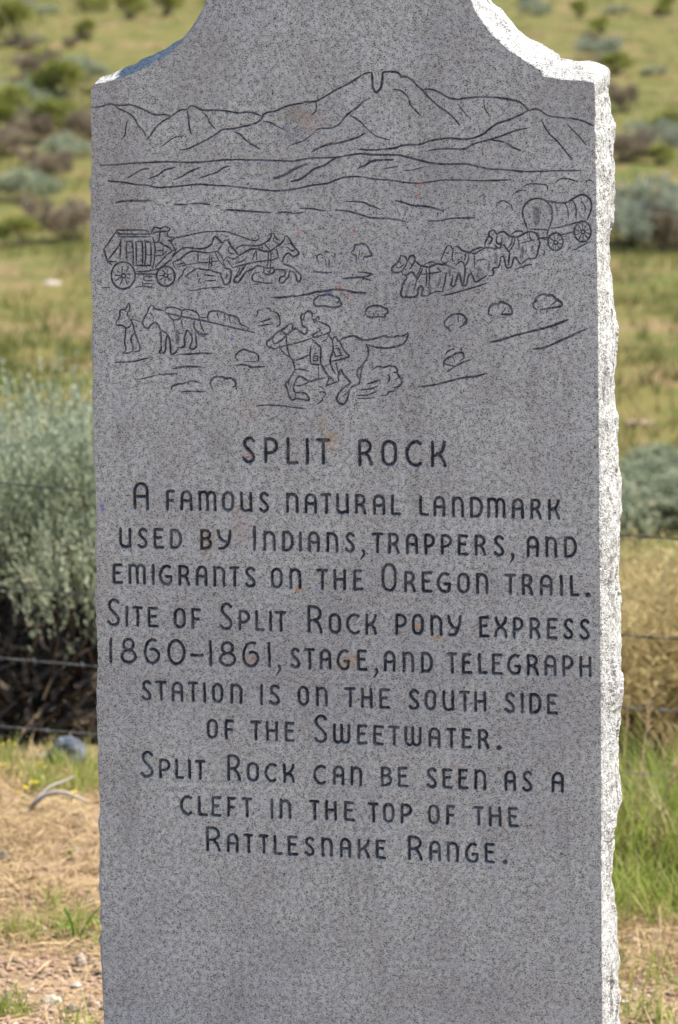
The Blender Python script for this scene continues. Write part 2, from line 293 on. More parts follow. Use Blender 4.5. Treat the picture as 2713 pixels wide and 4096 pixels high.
 "E 7 1430,790 1470,790 1490,760 1480,700 1540,690", "E 8 1380,430 1385,370 1430,290 1430,250 1460,225", "E 7 1370,445 1440,440 1500,455 1568,440",
 "~E 16 430,900 410,960 390,1040", "~E 25 680,900 690,960 680,1020", "~E 14 820,840 790,920", "~E 14 930,730 950,790", "~E 24 1310,700 1300,820", "~E 14 1440,640 1420,720", "~E 16 1520,520 1530,640", "~E 12 780,650 900,660 1000,700",
 "F 8 20,750 25,720 60,690 90,700 120,740 150,720 210,710 250,745 310,775 380,775 440,745 490,720 540,708 600,725 635,760 640,800 660,860 640,930 620,1010 590,1050", "F 7 300,745 360,705 430,705 455,740",
 "F 7 125,760 110,810 125,855 165,865 185,810 180,780", "F 7 -10,780 30,770 60,800 30,860 0,860", "F 8 95,880 150,920 175,880 210,880 245,930 280,980 270,1050 265,1130", "F 7 310,800 300,860 260,910", "F 6 345,790 330,870 275,950",
 "F 5 375,780 395,850 395,930", "F 4 400,860 520,830 600,810", "F 6 525,730 540,790 560,810", "F 8 165,1030 205,1020 220,1080 240,1160 300,1150 325,1060 350,1030 380,1070 420,1115 460,1085 510,1050 590,1050",
 "F 8 165,1030 155,1110 130,1160 70,1170", "F 5 490,920 480,990", "~F 20 440,900 430,1060", "~F 14 565,890 550,960", "~F 14 95,980 100,1100", "F 6 350,1185 450,1145 560,1120"]),
('carved_covered_wagon', 'carved covered wagon with hooped canvas top and two spoked wheels', [
 "F 8 500,670 460,560 440,470 455,400 500,340 560,305 640,292 720,315 780,370 810,440 815,530 790,620 770,670", "F 8 720,318 820,335 930,350 1020,330 1100,280 1160,248 1220,250 1280,290 1305,360 1300,440 1270,520 1250,570",
 "F 6 505,675 620,680 770,685", "F 6 770,670 900,655 1000,630 1100,600 1180,580 1240,575", "F 6 770,680 752,730 752,780", "F 6 500,675 500,720", "F 5 650,785 760,785", "F 7 640,790 700,795 760,820", "F 8 930,750 1080,710",
 "@F 8 855,835 95 110", "@F 8 1195,710 106 128", "@F 6 858,845 24 24", "@F 6 1200,712 24 24", "*F 5 858,845 95 110 26 9", "*F 5 1198,712 106 126 26 10",
 "F 4 850,350 875,440 870,500", "F 5 965,340 1005,420 1015,540", "F 6 1070,315 1110,400 1112,540", "F 5 1180,320 1225,400 1225,470", "~F 36 610,420 620,500 615,600", "F 6 1090,940 1200,880 1295,830", "F 4 1020,870 1030,920 1055,880", "F 6 710,940 718,980 700,1005"]),
('carved_walking_person', 'carved walking figure leading the pack horse', [
 "G 7 155,260 190,210 190,160 210,140 245,140 265,95 278,75 288,120 282,150 262,185 275,215 300,240", "G 5 245,145 255,165 270,150", "G 7 155,260 160,290 200,290 225,300 255,318 290,300 300,270",
 "G 7 245,320 245,380 238,450 250,530 220,560", "G 7 220,565 270,560 305,545", "G 8 295,235 320,290 335,360 360,430 385,500 375,540 320,548", "G 8 335,360 305,400 300,440 320,500 310,545", "G 5 300,232 345,243 405,260", "G 5 205,220 200,240"]),
('carved_pack_horse', 'carved pack horse dragging a loaded pole travois', [
 "G 8 490,95 465,140 450,180 420,230 410,270 430,310 465,320 490,290 530,265 560,285 580,330 590,400 590,480 590,520 570,555 600,560 630,540 635,450 650,370", "G 7 490,95 515,105 525,130 560,140 630,155", "G 5 480,170 510,200 515,225",
 "G 8 590,340 640,370 670,420 680,500 685,570 720,560 745,530 750,505", "G 7 630,155 640,125 690,117 740,128 785,150 785,195 770,225 730,240 690,230 655,185 630,165", "G 7 785,150 830,138 890,148 940,175 960,215 955,240",
 "G 7 640,175 785,205 910,232 1050,260 1200,295 1350,330 1490,362", "G 6 780,235 800,320", "G 6 710,245 720,330", "G 6 970,215 1035,220", "G 6 970,235 1040,255", "G 7 910,245 905,300 930,340 970,370 1045,375", "G 6 965,250 980,310 1010,360",
 "G 7 1045,375 1010,385 950,375 910,330", "G 8 840,335 880,385 888,450 865,510 905,520 930,490 925,400 915,360", "G 8 840,335 815,410 815,490 780,510 750,505", "~G 28 750,350 745,460",
 "G 8 1045,255 1040,210 1055,165 1110,152 1180,162 1230,190 1280,198 1330,225 1355,280 1400,300 1440,320", "G 6 1130,170 1148,230", "G 6 1200,185 1210,255", "G 6 1245,205 1258,265", "G 7 755,573 900,568 1000,560 1100,568", "G 7 145,650 320,640 400,622 480,605"]),
('carved_ground_line', 'three short carved ground strokes under the pack horse', ["G 8 705,712 800,695 870,690 985,695", "G 4 370,815 450,797 560,770", "G 7 560,768 650,763 750,760"]),
('carved_bush', 'carved domed bush right of the pack horse with a ground stroke', ["G 8 1335,635 1308,600 1325,560 1385,525 1450,545 1500,560 1530,595 1525,645", "G 4 1530,645 1430,640 1390,645", "G 7 1300,680 1390,672 1480,697", "G 8 1440,700 1568,690", "H 7 0,697 145,690"]),
('carved_bush', 'carved low three-lobed bush on a flat stroke', ["G 8 690,915 700,880 760,858 800,855 850,838 900,828 975,850", "G 6 850,870 860,840", "G 6 770,935 880,928 1020,932"]),
('carved_bush', 'carved rounded bush with notched right side, lowest on the left', ["G 8 1085,905 1065,850 1100,795 1180,790 1210,808 1260,800 1300,830 1310,870 1280,890", "G 7 1310,870 1318,915"]),
('carved_bush', 'carved puff of bush in front of the galloping horse nose', ["H 7 60,205 75,180 75,150 110,143", "H 8 160,130 190,130 205,155", "H 7 215,160 255,170 280,205 290,250 285,290 255,305", "H 6 90,262 210,228", "H 6 85,297 225,277", "H 4 0,355 45,365"]),
('carved_galloping_horse', 'carved galloping horse with streaming tail', [
 "H 8 380,275 350,310 290,345 240,380 215,415 170,440 160,470 170,495 210,510 240,522 280,500", "H 8 380,275 410,290 405,340 350,380 310,345", "H 7 215,415 240,470 340,405 350,380", "H 7 295,374 297,382", "H 5 190,490 215,500",
 "H 6 350,385 355,480 380,580 415,640 435,720", "H 6 270,500 360,485 480,455 590,418", "H 6 285,510 330,560 375,595", "H 7 590,490 580,570 585,640 600,665 680,675", "H 6 415,625 460,625 520,600 580,572",
 "!H 6 610,590 655,590 655,630 610,635 610,590", "H 6 615,565 650,562", "H 6 620,610 645,612",
 "H 8 860,440 920,410 1000,395 1060,420 1090,432 1150,432 1220,415 1320,385", "!H 8 1320,385 1305,405 1400,405 1430,385 1440,400 1490,390 1525,360", "H 8 1525,360 1520,410 1480,470 1400,500 1300,512 1200,500 1120,475",
 "H 8 1120,475 1140,520 1135,600 1090,670 1075,740 1060,810 1050,860 990,880 960,920 895,980", "H 7 1080,675 1040,720 1035,770 1050,800", "H 6 660,680 665,800", "H 7 435,720 480,715 555,730",
 "H 8 435,725 400,780 370,830 345,860 365,930 380,980 410,1015 440,1000 500,1005 570,1015 550,960 500,940 440,940 420,900 435,840 470,785 520,800 575,835 640,815 730,798", "H 7 375,830 375,870", "H 7 430,875 500,870 580,835", "H 6 440,945 435,995",
 "H 9 850,760 880,720 900,760 950,820 965,850 900,900 850,960 840,1010 870,1050 910,1050 940,1000 960,920 980,890"]),
('carved_rider', 'carved mail rider crouched in the saddle with his hat', [
 "H 8 410,340 450,328 480,350 530,378 550,355 550,320 510,300 500,260 490,210 500,185 530,180 545,160 580,158 600,185 598,225", "H 6 530,185 510,245", "H 8 590,418 640,465 680,500 685,560 680,640 700,690 740,750",
 "H 7 605,235 640,235 620,265 610,230", "H 7 640,215 660,205 668,235", "H 7 650,250 700,270 760,300 775,340 770,360 700,385 620,410 610,380 640,365 680,340 650,318", "H 6 690,455 740,425 755,380",
 "H 7 755,385 790,430 800,480 800,540 780,600 775,650 800,720 830,765", "H 7 800,430 810,405 835,410 850,450 865,440", "H 8 865,440 890,500 930,560 960,590 900,615 780,640", "!H 6 810,520 855,515 885,580 825,595 810,530",
 "H 6 820,490 850,488", "H 6 720,690 780,655", "H 6 830,650 845,720 850,755", "H 7 700,690 720,740 790,810 810,840", "H 7 740,755 760,810 740,870 800,850 855,830 850,780 880,750"]),
('carved_dust_cloud', 'carved dust cloud behind the galloping horse', [
 "H 8 1185,720 1230,690 1290,698 1360,680 1410,700 1420,745 1385,745", "H 9 1420,745 1460,820 1460,860 1430,885 1385,895", "H 6 1440,790 1400,820", "H 8 1325,770 1350,800 1320,860", "H 7 1400,895 1390,925 1340,935 1320,965 1265,970",
 "H 8 1130,858 1200,838 1260,815", "H 6 1060,915 1160,905 1235,875", "H 7 1030,968 1130,965 1220,932", "H 5 1040,998 1190,995"]),
('carved_dust_cloud', 'small carved dust puffs under the galloping horse belly', ["H 7 665,880 700,895 712,912", "H 5 610,970 640,975", "H 7 670,935 715,935 730,960 710,985", "H 7 690,990 700,1015 650,1055", "H 4 610,915 640,912", "H 6 60,1070 160,1062 300,1068 420,1085 530,1097"]),
('carved_bush', 'carved small bush above the horse tail', ["H 8 1115,175 1130,130 1190,102 1250,105 1290,122 1325,140 1330,175 1300,185 1305,210 1240,208 1150,215 1120,185", "H 6 1190,170 1200,205", "H 5 1240,180 1235,205", "H 5 1270,185 1310,183"]),
('carved_bush', 'carved round bush, leftmost of the upper three on the right', ["I 9 400,380 355,340 350,310 375,275 420,250 480,248 520,280 515,320 470,350", "I 6 455,258 458,310", "I 6 390,365 385,340 420,328"]),
('carved_bush', 'carved cloud-shaped bush, middle of the upper three on the right', ["I 9 695,250 700,200 730,170 770,168 790,152 830,165 865,185 880,230 870,248 820,250 790,250", "I 6 765,170 770,195", "I 6 830,195 800,245", "I 8 700,252 725,258"]),
('carved_bush', 'carved bush with a short stem, uppermost on the right', ["I 9 1075,212 1050,195 1045,160 1075,140 1060,130 1110,92 1150,98 1195,100 1225,130 1265,155 1265,185 1180,200 1100,215", "I 6 1145,100 1150,130", "I 7 1240,140 1180,180", "I 7 1160,200 1148,240"]),
('carved_bush', 'carved double-lobed bush crossed by a slanted stroke', ["I 6 352,575 375,540 425,517", "I 8 345,660 345,620 370,595 410,575 445,555 490,550 500,590 470,615", "I 6 410,575 430,615", "I 8 345,635 430,655 480,630 560,603", "I 6 370,700 440,655 520,615", "I 5 483,505 485,540"]),
('carved_ground_line', 'three long slanted carved ground strokes on the right', ["I 10 715,467 800,448 900,415 1000,390 1120,360 1220,330 1320,290", "I 10 1040,522 1130,510 1250,460 1360,410 1450,368", "I 9 140,820 270,802 380,775 500,745 600,735 675,712"]),
]
# lettering: runs of "crop x0-y0 x1-y1 (base line) ; glyph x0 x1 [b = big]"   words are separated by |
LINES = [
 ('a', (255, 277, 1340, 299), 109, 109, "S 105 193,P 243 337,L 383 465,I 507 526,T 570 663|R 833 930,O 980 1083,C 1128 1240,K 1290 1392"),
 ('b', (222, 251, 1420, 277), 85, 114, "A 208 308 b|F 412 472,A 502 582,M 614 732,O 762 843,U 875 957,S 993 1063|N 1165 1247,A 1282 1363,T 1383 1457,U 1480 1563,R@c 98 167,A@c 200 274,L@c 304 363"),
 ('c', (330, 262, 1260, 285), 85, 114, "L 465 522,A 546 617,N 652 723,D 755 833,M 853 961,A 992 1066,R 1099 1167,K 1200 1272"),
 ('b', (160, 492, 1490, 520), 85, 104, "U 118 200,S 232 302,E 333 402,D 435 516|B 626 706,Y 730 828|I 958 980 b,N 1023 1103,D 1140 1218,I 1248 1268,A 1302 1380,N 1418 1497,S@c 40 103,\x2c@c 130 158"),
 ('c', (230, 479, 1330, 503), 87, 114, "T 193 263,R 287 357,A 388 461,P 493 560,P 588 655,E 685 748,R 782 850,S 888 953,\x2c 978 1012|A 1078 1150,N 1185 1256,D 1292 1368"),
 ('d', (130, 161, 1460, 197), 86, 117, "E 103 165,M 198 305,I 340 355,G 378 466,R 497 571,A 600 674,N 705 781,T 798 868,S 892 962|O 1048 1124,N 1160 1236|T 1318 1396,H 1422 1502,E@e 47 110"),
 ('e', (75, 202, 1370, 235), 87, 117, "O 217 311 b,R 352 425,E 457 523,G 545 637,O 668 748,N 782 859|T 952 1025,R 1055 1128,A 1163 1243,I 1285 1303,L 1343 1402,. 1437 1466"),
 ('d', (190, 416, 1400, 457), 86, 113, "S 68 150 b,I 180 200,T 220 288,E 313 380|O 467 544,F 575 635|S 742 826 b,P 857 930,L 955 1017,I 1040 1056,T 1075 1145|R 1268 1362 b,O 1395 1472,C 1497 1585,K@e 120 194"),
 ('e', (160, 460, 1430, 496), 87, 113, "P 300 373,O 398 474,N 509 584,Y 608 700|E 800 865,X 888 975,P 1002 1070,R 1102 1172,E 1205 1272,S 1302 1368,S 1398 1466"),
 ('d', (95, 634, 1377, 673), 87, 107, "1 83 107 b,8 150 250 b,6 288 393 b,0 428 543 b,- 565 653,1 680 704 b,8 738 846 b,6 878 985 b,1 1029 1051 b,\x2c 1085 1110|S 1165 1228,T 1247 1318,A 1340 1414,G 1442 1526,E@e 70 135,\x2c@e 170 197"),
 ('e', (100, 681, 1440, 717), 87, 107, "A 230 305,N 342 417,D 453 528|T 607 672,E 697 760,L 795 853,E 877 942,G 968 1055,R 1085 1160,A 1190 1266,P 1298 1370,H 1400 1476"),
 ('f', (250, 185, 1370, 224), 84, 109, "S 110 187,T 208 291,A 322 408,T 435 514,I 544 566,O 603 688,N 732 820|I 941 962,S 1003 1084|O 1200 1285,N 1328 1415|T@g 43 115,H@g 145 224,E@g 260 330"),
 ('g', (80, 209, 1350, 249), 85, 109, "S 443 516,O 545 623,U 657 736,T 762 834,H 857 936|S 1045 1116,I 1151 1168,D 1203 1283,E 1313 1382"),
 ('f', (705, 453, 1400, 479), 83, 117, "O 566 650,F 692 762|T 872 953,H 980 1069,E 1110 1185|S 1313 1412 b,W 1447 1574,E@g 120 190,E@g 222 292,T@g 317 391,W@g 417 530,A@g 570 649,T@g 678 748,E@g 778 845,R@g 880 955,.@g 1000 1027"),
 ('h', (245, 200, 1489, 249), 82, 109, "S 105 203 b,P 235 320,L 347 414,I 440 460,T 484 563|R 710 812 b,O 847 937,C 968 1060,K 1100 1187|C 1307 1405,A 1445 1533,N@i 80 158"),
 ('i', (120, 228, 1380, 270), 85, 109, "B 270 347,E 377 445|S 555 626,E 657 723,E 757 822,N 857 936|A 1045 1123,S 1155 1226|A 1342 1422"),
 ('h', (540, 463, 1440, 496), 83, 105, "C 377 472,L 505 577,E 600 672,F 710 777,T 810 890|I 1013 1035,N 1075 1161|T 1282 1360,H 1393 1480,E@i 40 107"),
 ('i', (75, 453, 1105, 488), 83, 105, "T 188 262,O 283 360,P 395 470|O 567 643,F 680 743|T 850 921,H 948 1030,E 1070 1138"),
 ('h', (610, 713, 1505, 752), 81, 103, "R 562 670 b,A 708 795,T 825 897,T 930 1003,L 1032 1103,E 1130 1207,S 1247 1325,N 1365 1450,A@i 13 88,K@i 125 206,E@i 238 305"),
 ('i', (50, 682, 955, 715), 85, 104, "R 440 537 b,A 573 651,N 685 765,G 798 888,E 923 990,. 1039 1066"),
]
BASES = {}   # base line of a crop per text row is looked up through the survey: see below
# ------------------------------------------------------------------ carving the strokes into the face
def arc(cx, cy, rx, ry, a0, a1, n=12):
    t = np.radians(np.linspace(a0, a1, n)); return np.stack([cx+rx*np.cos(t), cy+ry*np.sin(t)], 1)
def smooth(P, per=8):
    P = np.asarray(P, float)
    if len(P) < 3: return P
    Q = np.vstack([2*P[0]-P[1], P, 2*P[-1]-P[-2]]); out = []
    for i in range(1, len(Q)-2):
        p0, p1, p2, p3 = Q[i-1], Q[i], Q[i+1], Q[i+2]
        t = np.linspace(0, 1, per, endpoint=False)[:, None]
        out.append(.5*((2*p1)+(-p0+p2)*t+(2*p0-5*p1+4*p2-p3)*t*t+(-p0+3*p1-3*p2+p3)*t**3))
    out.append(P[-1:]); return np.vstack(out)
def J(*a): return np.vstack([np.asarray(x, float).reshape(-1, 2) for x in a])
# glyph strokes in a unit box (0,0 lower left)
def glyph(ch):
    A = np.array
    if ch == 'A': return [J((0, 0), (0, .70), arc(.5, .68, .5, .32, 180, 0, 14), (1, 0)), smooth([(0, .50), (.5, .46), (1, .50)])]
    if ch == 'N': return [J((0, 0), (0, 1)), J(arc(.48, .68, .52, .31, 150, 0, 12), (1, 0))]
    if ch == 'M': return [J((0, 0), (0, .98)), J(arc(.25, .74, .27, .26, 150, 0, 9), (.52, 0)), J(arc(.76, .74, .24, .26, 165, 0, 9), (1, 0))]
    if ch == 'U': return [J((0, 1), (0, .26), arc(.45, .26, .45, .27, 180, 300, 9), (1, .06)), J((1, 1), (1, 0))]
    if ch == 'W': return [J((0, 1), (0, .24), arc(.25, .22, .25, .23, 180, 330, 8), (.5, .12)), J((.5, 1), (.5, .1)), J((.5, .2), arc(.75, .22, .25, .23, 200, 330, 8), (1, .2), (1, 1))]
    if ch == 'E': return [J((1, 1), (0, 1), (0, 0), (1.05, 0)), J((0, .55), (.78, .55))]
    if ch == 'F': return [J((1, 1), (0, 1), (0, 0)), J((0, .5), (.85, .5))]
    if ch == 'T': return [J((0, 1), (1, 1)), J((.53, 1), (.53, 0))]
    if ch == 'H': return [J((0, 1), (0, 0)), J((1, 1), (1, 0)), J((0, .52), (1, .52))]
    if ch == 'L': return [J((0, 1), (0, 0), (1, 0))]
    if ch in 'I1': return [J((.5, 1), (.5, 0))]
    if ch == 'O': return [J(arc(.5, .70, .5, .30, 0, 180, 12), arc(.5, .30, .5, .30, 180, 360, 12), (1, .70))]
    if ch == '0': return [arc(.5, .5, .5, .5, 0, 360, 26)]
    if ch == 'D': return [J((0, 0), (0, 1), (.4, 1), arc(.42, .5, .58, .5, 90, -90, 14), (0, 0))]
    if ch == 'P': return [J((0, 0), (0, 1), (.35, 1), arc(.38, .70, .62, .30, 80, -80, 12), (.0, .38))]
    if ch == 'R': return [J((0, 0), (0, 1), (.35, 1), arc(.38, .74, .56, .27, 80, -80, 12), (.0, .45)), smooth([(.5, .47), (.75, .33), (.92, .15), (1, 0)])]
    if ch == 'B': return [J((0, 0), (0, 1), (.35, 1), arc(.36, .77, .54, .23, 85, -85, 10), (0, .54)), J((.36, .54), arc(.40, .28, .60, .27, 85, -85, 10), (0, 0))]
    if ch == 'K': return [J((0, 1), (0, 0)), smooth([(.98, 1), (.88, .78), (.6, .56), (.08, .40)]), smooth([(.40, .52), (.70, .40), (.9, .2), (1, 0)])]
    if ch == 'S': return [smooth([(.98, .90), (.72, 1.0), (.38, .99), (.12, .86), (.16, .68), (.42, .55), (.74, .42), (.97, .26), (.92, .08), (.60, .0), (.28, .01), (.02, .12)])]
    if ch == 'C': return [smooth([(1, .93), (.72, 1), (.36, .93), (.08, .70), (.02, .46), (.14, .20), (.46, .02), (.78, .0), (1, .08)])]
    if ch == 'G': return [smooth([(.86, .95), (.62, 1), (.32, .92), (.07, .68), (.0, .44), (.12, .18), (.40, .02), (.72, .0), (.94, .12), (1, .40)]), J((.60, .42), (1, .42))]
    if ch == '6': return [smooth([(.74, .98), (.50, 1), (.20, .88), (.02, .58), (.02, .32), (.20, .08), (.52, .0), (.84, .10), (1, .32), (.88, .52), (.62, .60), (.45, .58)])]
    if ch == '8': return [arc(.5, .76, .37, .24, 0, 360, 18), arc(.5, .26, .50, .27, 0, 360, 20)]
    if ch == 'X': return [smooth([(0.05, 1), (.14, .76), (.45, .55), (.85, .32), (1, 0)]), smooth([(.95, 1), (.86, .76), (.55, .55), (.15, .32), (0, 0)])]
    if ch == 'Y': return [smooth([(0, 1), (.12, .68), (.35, .47), (.72, .36)]), smooth([(1, 1), (.97, .65), (.80, .30), (.50, .05), (.10, .0)])]
    if ch == '-': return [J((0, .5), (1, .5))]
    raise ValueError(ch)

STROKES = []      # (part id, pts (n,2) survey px, widths (n,), depth m, kind)
PARTS = []        # (name, label)
jr = np.random.default_rng(3)
def resample(P, step):
    P = np.asarray(P, float); d = np.r_[0, np.cumsum(np.linalg.norm(np.diff(P, axis=0), axis=1))]
    if d[-1] < 1e-6: return P[:1].repeat(2, 0)
    n = max(2, int(d[-1]/step)+1); s = np.linspace(0, d[-1], n)
    return np.stack([np.interp(s, d, P[:, 0]), np.interp(s, d, P[:, 1])], 1)
for name, label, ss in CARVED:
    lone = name in ('carved_plain_line', 'carved_ground_line', 'carved_cloud', 'carved_valley_line')
    pid = len(PARTS); PARTS.append((name, None if lone else label))
    for q_, s in enumerate(ss):
        if lone and q_: pid = len(PARTS); PARTS.append((name, None))
        kind = s[0] if s[0] in '!~@*' else ''
        s = s[1:] if kind else s
        t = s.split(); c = t[0]; w = float(t[1])
        if kind in ('@', '*'):
            cx, cy = map(float, t[2].split(',')); rx, ry = float(t[3]), float(t[4])
            if kind == '@': groups = [arc(cx, cy, rx, ry, 0, 360, 40)]
            else:
                r0 = float(t[5]); n = int(t[6]); groups = []
                for k in range(n):
                    a = k*2*math.pi/n+.25; groups.append(np.array([(cx+r0*1.15*math.cos(a), cy+r0*1.15*math.sin(a)), (cx+rx*.93*math.cos(a), cy+ry*.93*math.sin(a))]))
        else:
            p = np.array([list(map(float, q.split(','))) for q in t[2:]])
            groups = [p if kind == '!' else smooth(p, 6)]
        for g in groups:
            P = resample(crop_pts(c, g), 5.0)
            n = len(P); u = np.linspace(0, 1, n)
            if kind == '~':
                ww = np.full(n, w)*(0.75+.25*np.sin(math.pi*u)); STROKES.append((pid, P, ww, .0009, '~')); continue
            wob = np.interp(u, np.linspace(0, 1, max(3, n//6)), jr.uniform(.82, 1.15, max(3, n//6)))
            ends = np.minimum(1, .45+np.minimum(u, 1-u)*n*5.0/38.0) if kind != '@' else 1
            STROKES.append((pid, P, w*1.14*wob*ends, .0018, ''))
def word_text(w): return ''.join(x[0][0] for x in w)
rows = {}
for c, bl, hs, hb, runs in LINES:
    base_pts = crop_pts(c, [(bl[0], bl[1]), (bl[2], bl[3])])
    for run in runs.split('|'):
        toks = []
        for tk in run.split(','):
            if not tk: continue
            toks.append(tk.split())
        # \x2c (comma) glyphs were cut by the split: an item that begins with a number belongs to a comma
        fixed = []
        for q in toks:
            g = q[0]
            if g[0].isdigit() and len(g) > 1 or (g.startswith('@')): q = [',' + ('' if g[0].isdigit() else g)] + (q if g[0].isdigit() else q[1:])
            fixed.append(q)
        pid = len(PARTS); txt = ''
        for q in fixed:
            g = q[0]; ch = g[0]; cc = g[2:] if '@' in g else c
            x0, x1 = float(q[1]), float(q[2]); big = len(q) > 3
            ox, oy, s = CROPS[cc]; X0, X1 = ox+x0/s, ox+x1/s
            sl_ = (base_pts[1, 1]-base_pts[0, 1])/(base_pts[1, 0]-base_pts[0, 0])
            yb = lambda x: base_pts[0, 1]+(x-base_pts[0, 0])*sl_
            h = hb if big else hs
            w = 15.5 if c == 'a' else 14.2
            txt += ch
            if ch == '.':
                cx = (X0+X1)/2; P = np.array([(cx, yb(cx)-9), (cx+.5, yb(cx)-9)]); STROKES.append((pid, P, np.full(2, 26.), .0030, 'L')); continue
            if ch == ',':
                cx = (X0+X1)/2; y = yb(cx)-4; P = resample(smooth([(cx+2, y-6), (cx+6, y+4), (cx+1, y+16), (cx-7, y+26)]), 3)
                STROKES.append((pid, P, np.linspace(16, 6, len(P)), .0022, 'L')); continue
            a0, a1 = X0+w*.5, X1-w*.5
            if a1 < a0+1: a0 = a1 = (X0+X1)/2
            for st in glyph(ch):
                st = np.asarray(st, float)
                x = a0+(a1-a0)*st[:, 0]
                lean = .010*h*st[:, 1]
                y = yb(x)-w*.5-(h-w)*st[:, 1]
                P = resample(np.stack([x-lean, y], 1), 4.0)
                n = len(P); P = P+np.stack([np.interp(np.arange(n), np.linspace(0, n, 5), jr.normal(0, .7, 5)) for _ in range(2)], 1)
                wob = np.interp(np.linspace(0, 1, n), np.linspace(0, 1, 6), jr.uniform(.92, 1.07, 6))
                STROKES.append((pid, P, w*1.05*wob, .0034, 'L'))
        PARTS.append(('carved_word', 'carved word ' + txt.replace('0', 'O') if False else 'carved word ' + txt))
# a carved word at the foot of one survey sheet goes on in the next: nothing more to do, its letters carry their own sheet

PXM = 1/2640.0
CELL = .00082; BL = 8
GX0, GX1, GZ0, GZ1 = -.43, .43, .20, 2.14
NXC = int(math.ceil((GX1-GX0)/CELL/BL))*BL; NZC = int(math.ceil((GZ1-GZ0)/CELL/BL))*BL
gx = GX0+np.arange(NXC+1)*CELL; gz = GZ0+np.arange(NZC+1)*CELL
G = np.zeros((NZC+1, NXC+1), np.float32); DP = np.zeros_like(G); PT = np.zeros_like(G); ID = np.full(G.shape, -1, np.int16)
for pid, P, ww, dep, kind in STROKES:
    Q = to_face(P); hw = ww*.5*PXM
    for k in range(len(Q)-1):
        a, b = Q[k], Q[k+1]; m = max(hw[k], hw[k+1])+CELL
        i0 = int((min(a[0], b[0])-m-GX0)/CELL); i1 = int((max(a[0], b[0])+m-GX0)/CELL)+2
        j0 = int((min(a[1], b[1])-m-GZ0)/CELL); j1 = int((max(a[1], b[1])+m-GZ0)/CELL)+2
        if i0 < 0 or j0 < 0 or i1 > NXC or j1 > NZC: continue
        X = gx[None, i0:i1]; Z = gz[j0:j1, None]
        d = b-a; L2 = d@d+1e-12
        t0 = ((X-a[0])*d[0]+(Z-a[1])*d[1])/L2
        t = np.clip(t0, 0, 1)
        if kind == 'L' and len(Q) > 4:      # letters end square
            if k == 0: t = np.where(t0 < 0, np.maximum(t0, -hw[k]*.0), t)
        dd = np.sqrt((X-a[0]-t*d[0])**2+(Z-a[1]-t*d[1])**2)
        h = hw[k]+(hw[k+1]-hw[k])*t
        g = np.clip(1-dd/h, 0, 1)
        sub = G[j0:j1, i0:i1]; up = g > sub
        if kind == '~':
            dpt = dep*np.minimum(1, g*2)*.5; pnt = .72*np.minimum(1, g*1.6)
            msk = (g > 0) & (PT[j0:j1, i0:i1] < pnt)
            DP[j0:j1, i0:i1][msk] = np.maximum(DP[j0:j1, i0:i1], dpt)[msk]; PT[j0:j1, i0:i1][msk] = pnt[msk]
            idm = msk & (ID[j0:j1, i0:i1] < 0); ID[j0:j1, i0:i1][idm] = pid
            continue
        sub[up] = g[up]
        e = .55 if kind == 'L' else .9
        dv = dep*np.minimum(1, g/e)**.8; pv = np.clip((g-.055)/.30, 0, 1) if kind == 'L' else np.clip((g-.01)/.30, 0, 1)
        DP[j0:j1, i0:i1][up] = np.maximum(DP[j0:j1, i0:i1], dv)[up]
        PT[j0:j1, i0:i1][up] = np.maximum(PT[j0:j1, i0:i1], pv)[up]
        ID[j0:j1, i0:i1][up] = pid

# outline of the face
LEFT = [(373, 336), (366, 345), (363, 365), (364, 480), (366, 600), (370, 760), (371, 900), (369, 1040), (367, 1130), (371, 1240), (374, 1400), (378, 1750), (384, 1950), (387, 2120), (389, 2450), (393, 2670), (387, 2780), (392, 2900),
        (401, 3250), (407, 3600), (413, 3900), (418, 4096), (426, 4700), (432, 5300)]
RIGHT = [(2374, 329), (2379, 336), (2380, 420), (2381, 515), (2378, 522), (2382, 530), (2383, 640), (2385, 760), (2386, 900), (2388, 1000), (2390, 1150), (2392, 1250), (2393, 1400), (2394, 1560), (2396, 1700), (2397, 1950), (2399, 2000), (2394, 2060),
         (2399, 2110), (2397, 2165), (2400, 2200), (2401, 2350), (2402, 2500), (2403, 2700), (2404, 2850), (2405, 3100), (2406, 3400), (2407, 3700), (2409, 4096), (2413, 4700), (2418, 5300)]
SHL = [(373, 336), (419, 328), (476, 313), (528, 296), (574, 274), (620, 250), (666, 224), (697, 198), (729, 169), (763, 126), (792, 86), (812, 46), (829, 0), (842, -60), (848, -130), (856, -270), (920, -430), (1090, -540), (1360, -580)]
SHR = [(1360, -580), (1630, -540), (1800, -430), (1862, -270), (1866, -130), (1872, -60), (1884, 0), (1900, 44), (1931, 88), (1962, 130), (1998, 166), (2035, 200), (2076, 226), (2118, 254), (2159, 277), (2166, 282), (2170, 300), (2177, 307), (2190, 307), (2242, 317), (2315, 322), (2374, 329)]
loop_px = LEFT[::-1]+SHL[1:]+SHR[1:]+RIGHT[1:]          # from the foot of the left edge over the top to the foot of the right edge
LP = resample(to_face(loop_px), .0035)
nL = len(LP); LP = LP+np.stack([np.array([mnoise.noise((k*.21, 5+q, 1))*.0011+mnoise.noise((k*.9, 9+q, 1))*.0005 for k in range(nL)]) for q in range(2)], 1)
CL = np.vstack([LP, LP[:1]])                             # closed by the foot
def inside(x, z):
    r = np.zeros(x.shape, bool)
    for k in range(len(CL)-1):
        (x0, z0), (x1, z1) = CL[k], CL[k+1]
        if z0 == z1: continue
        c = ((z0 > z) != (z1 > z)) & (x < (x1-x0)*(z-z0)/(z1-z0)+x0)
        r ^= c
    return r
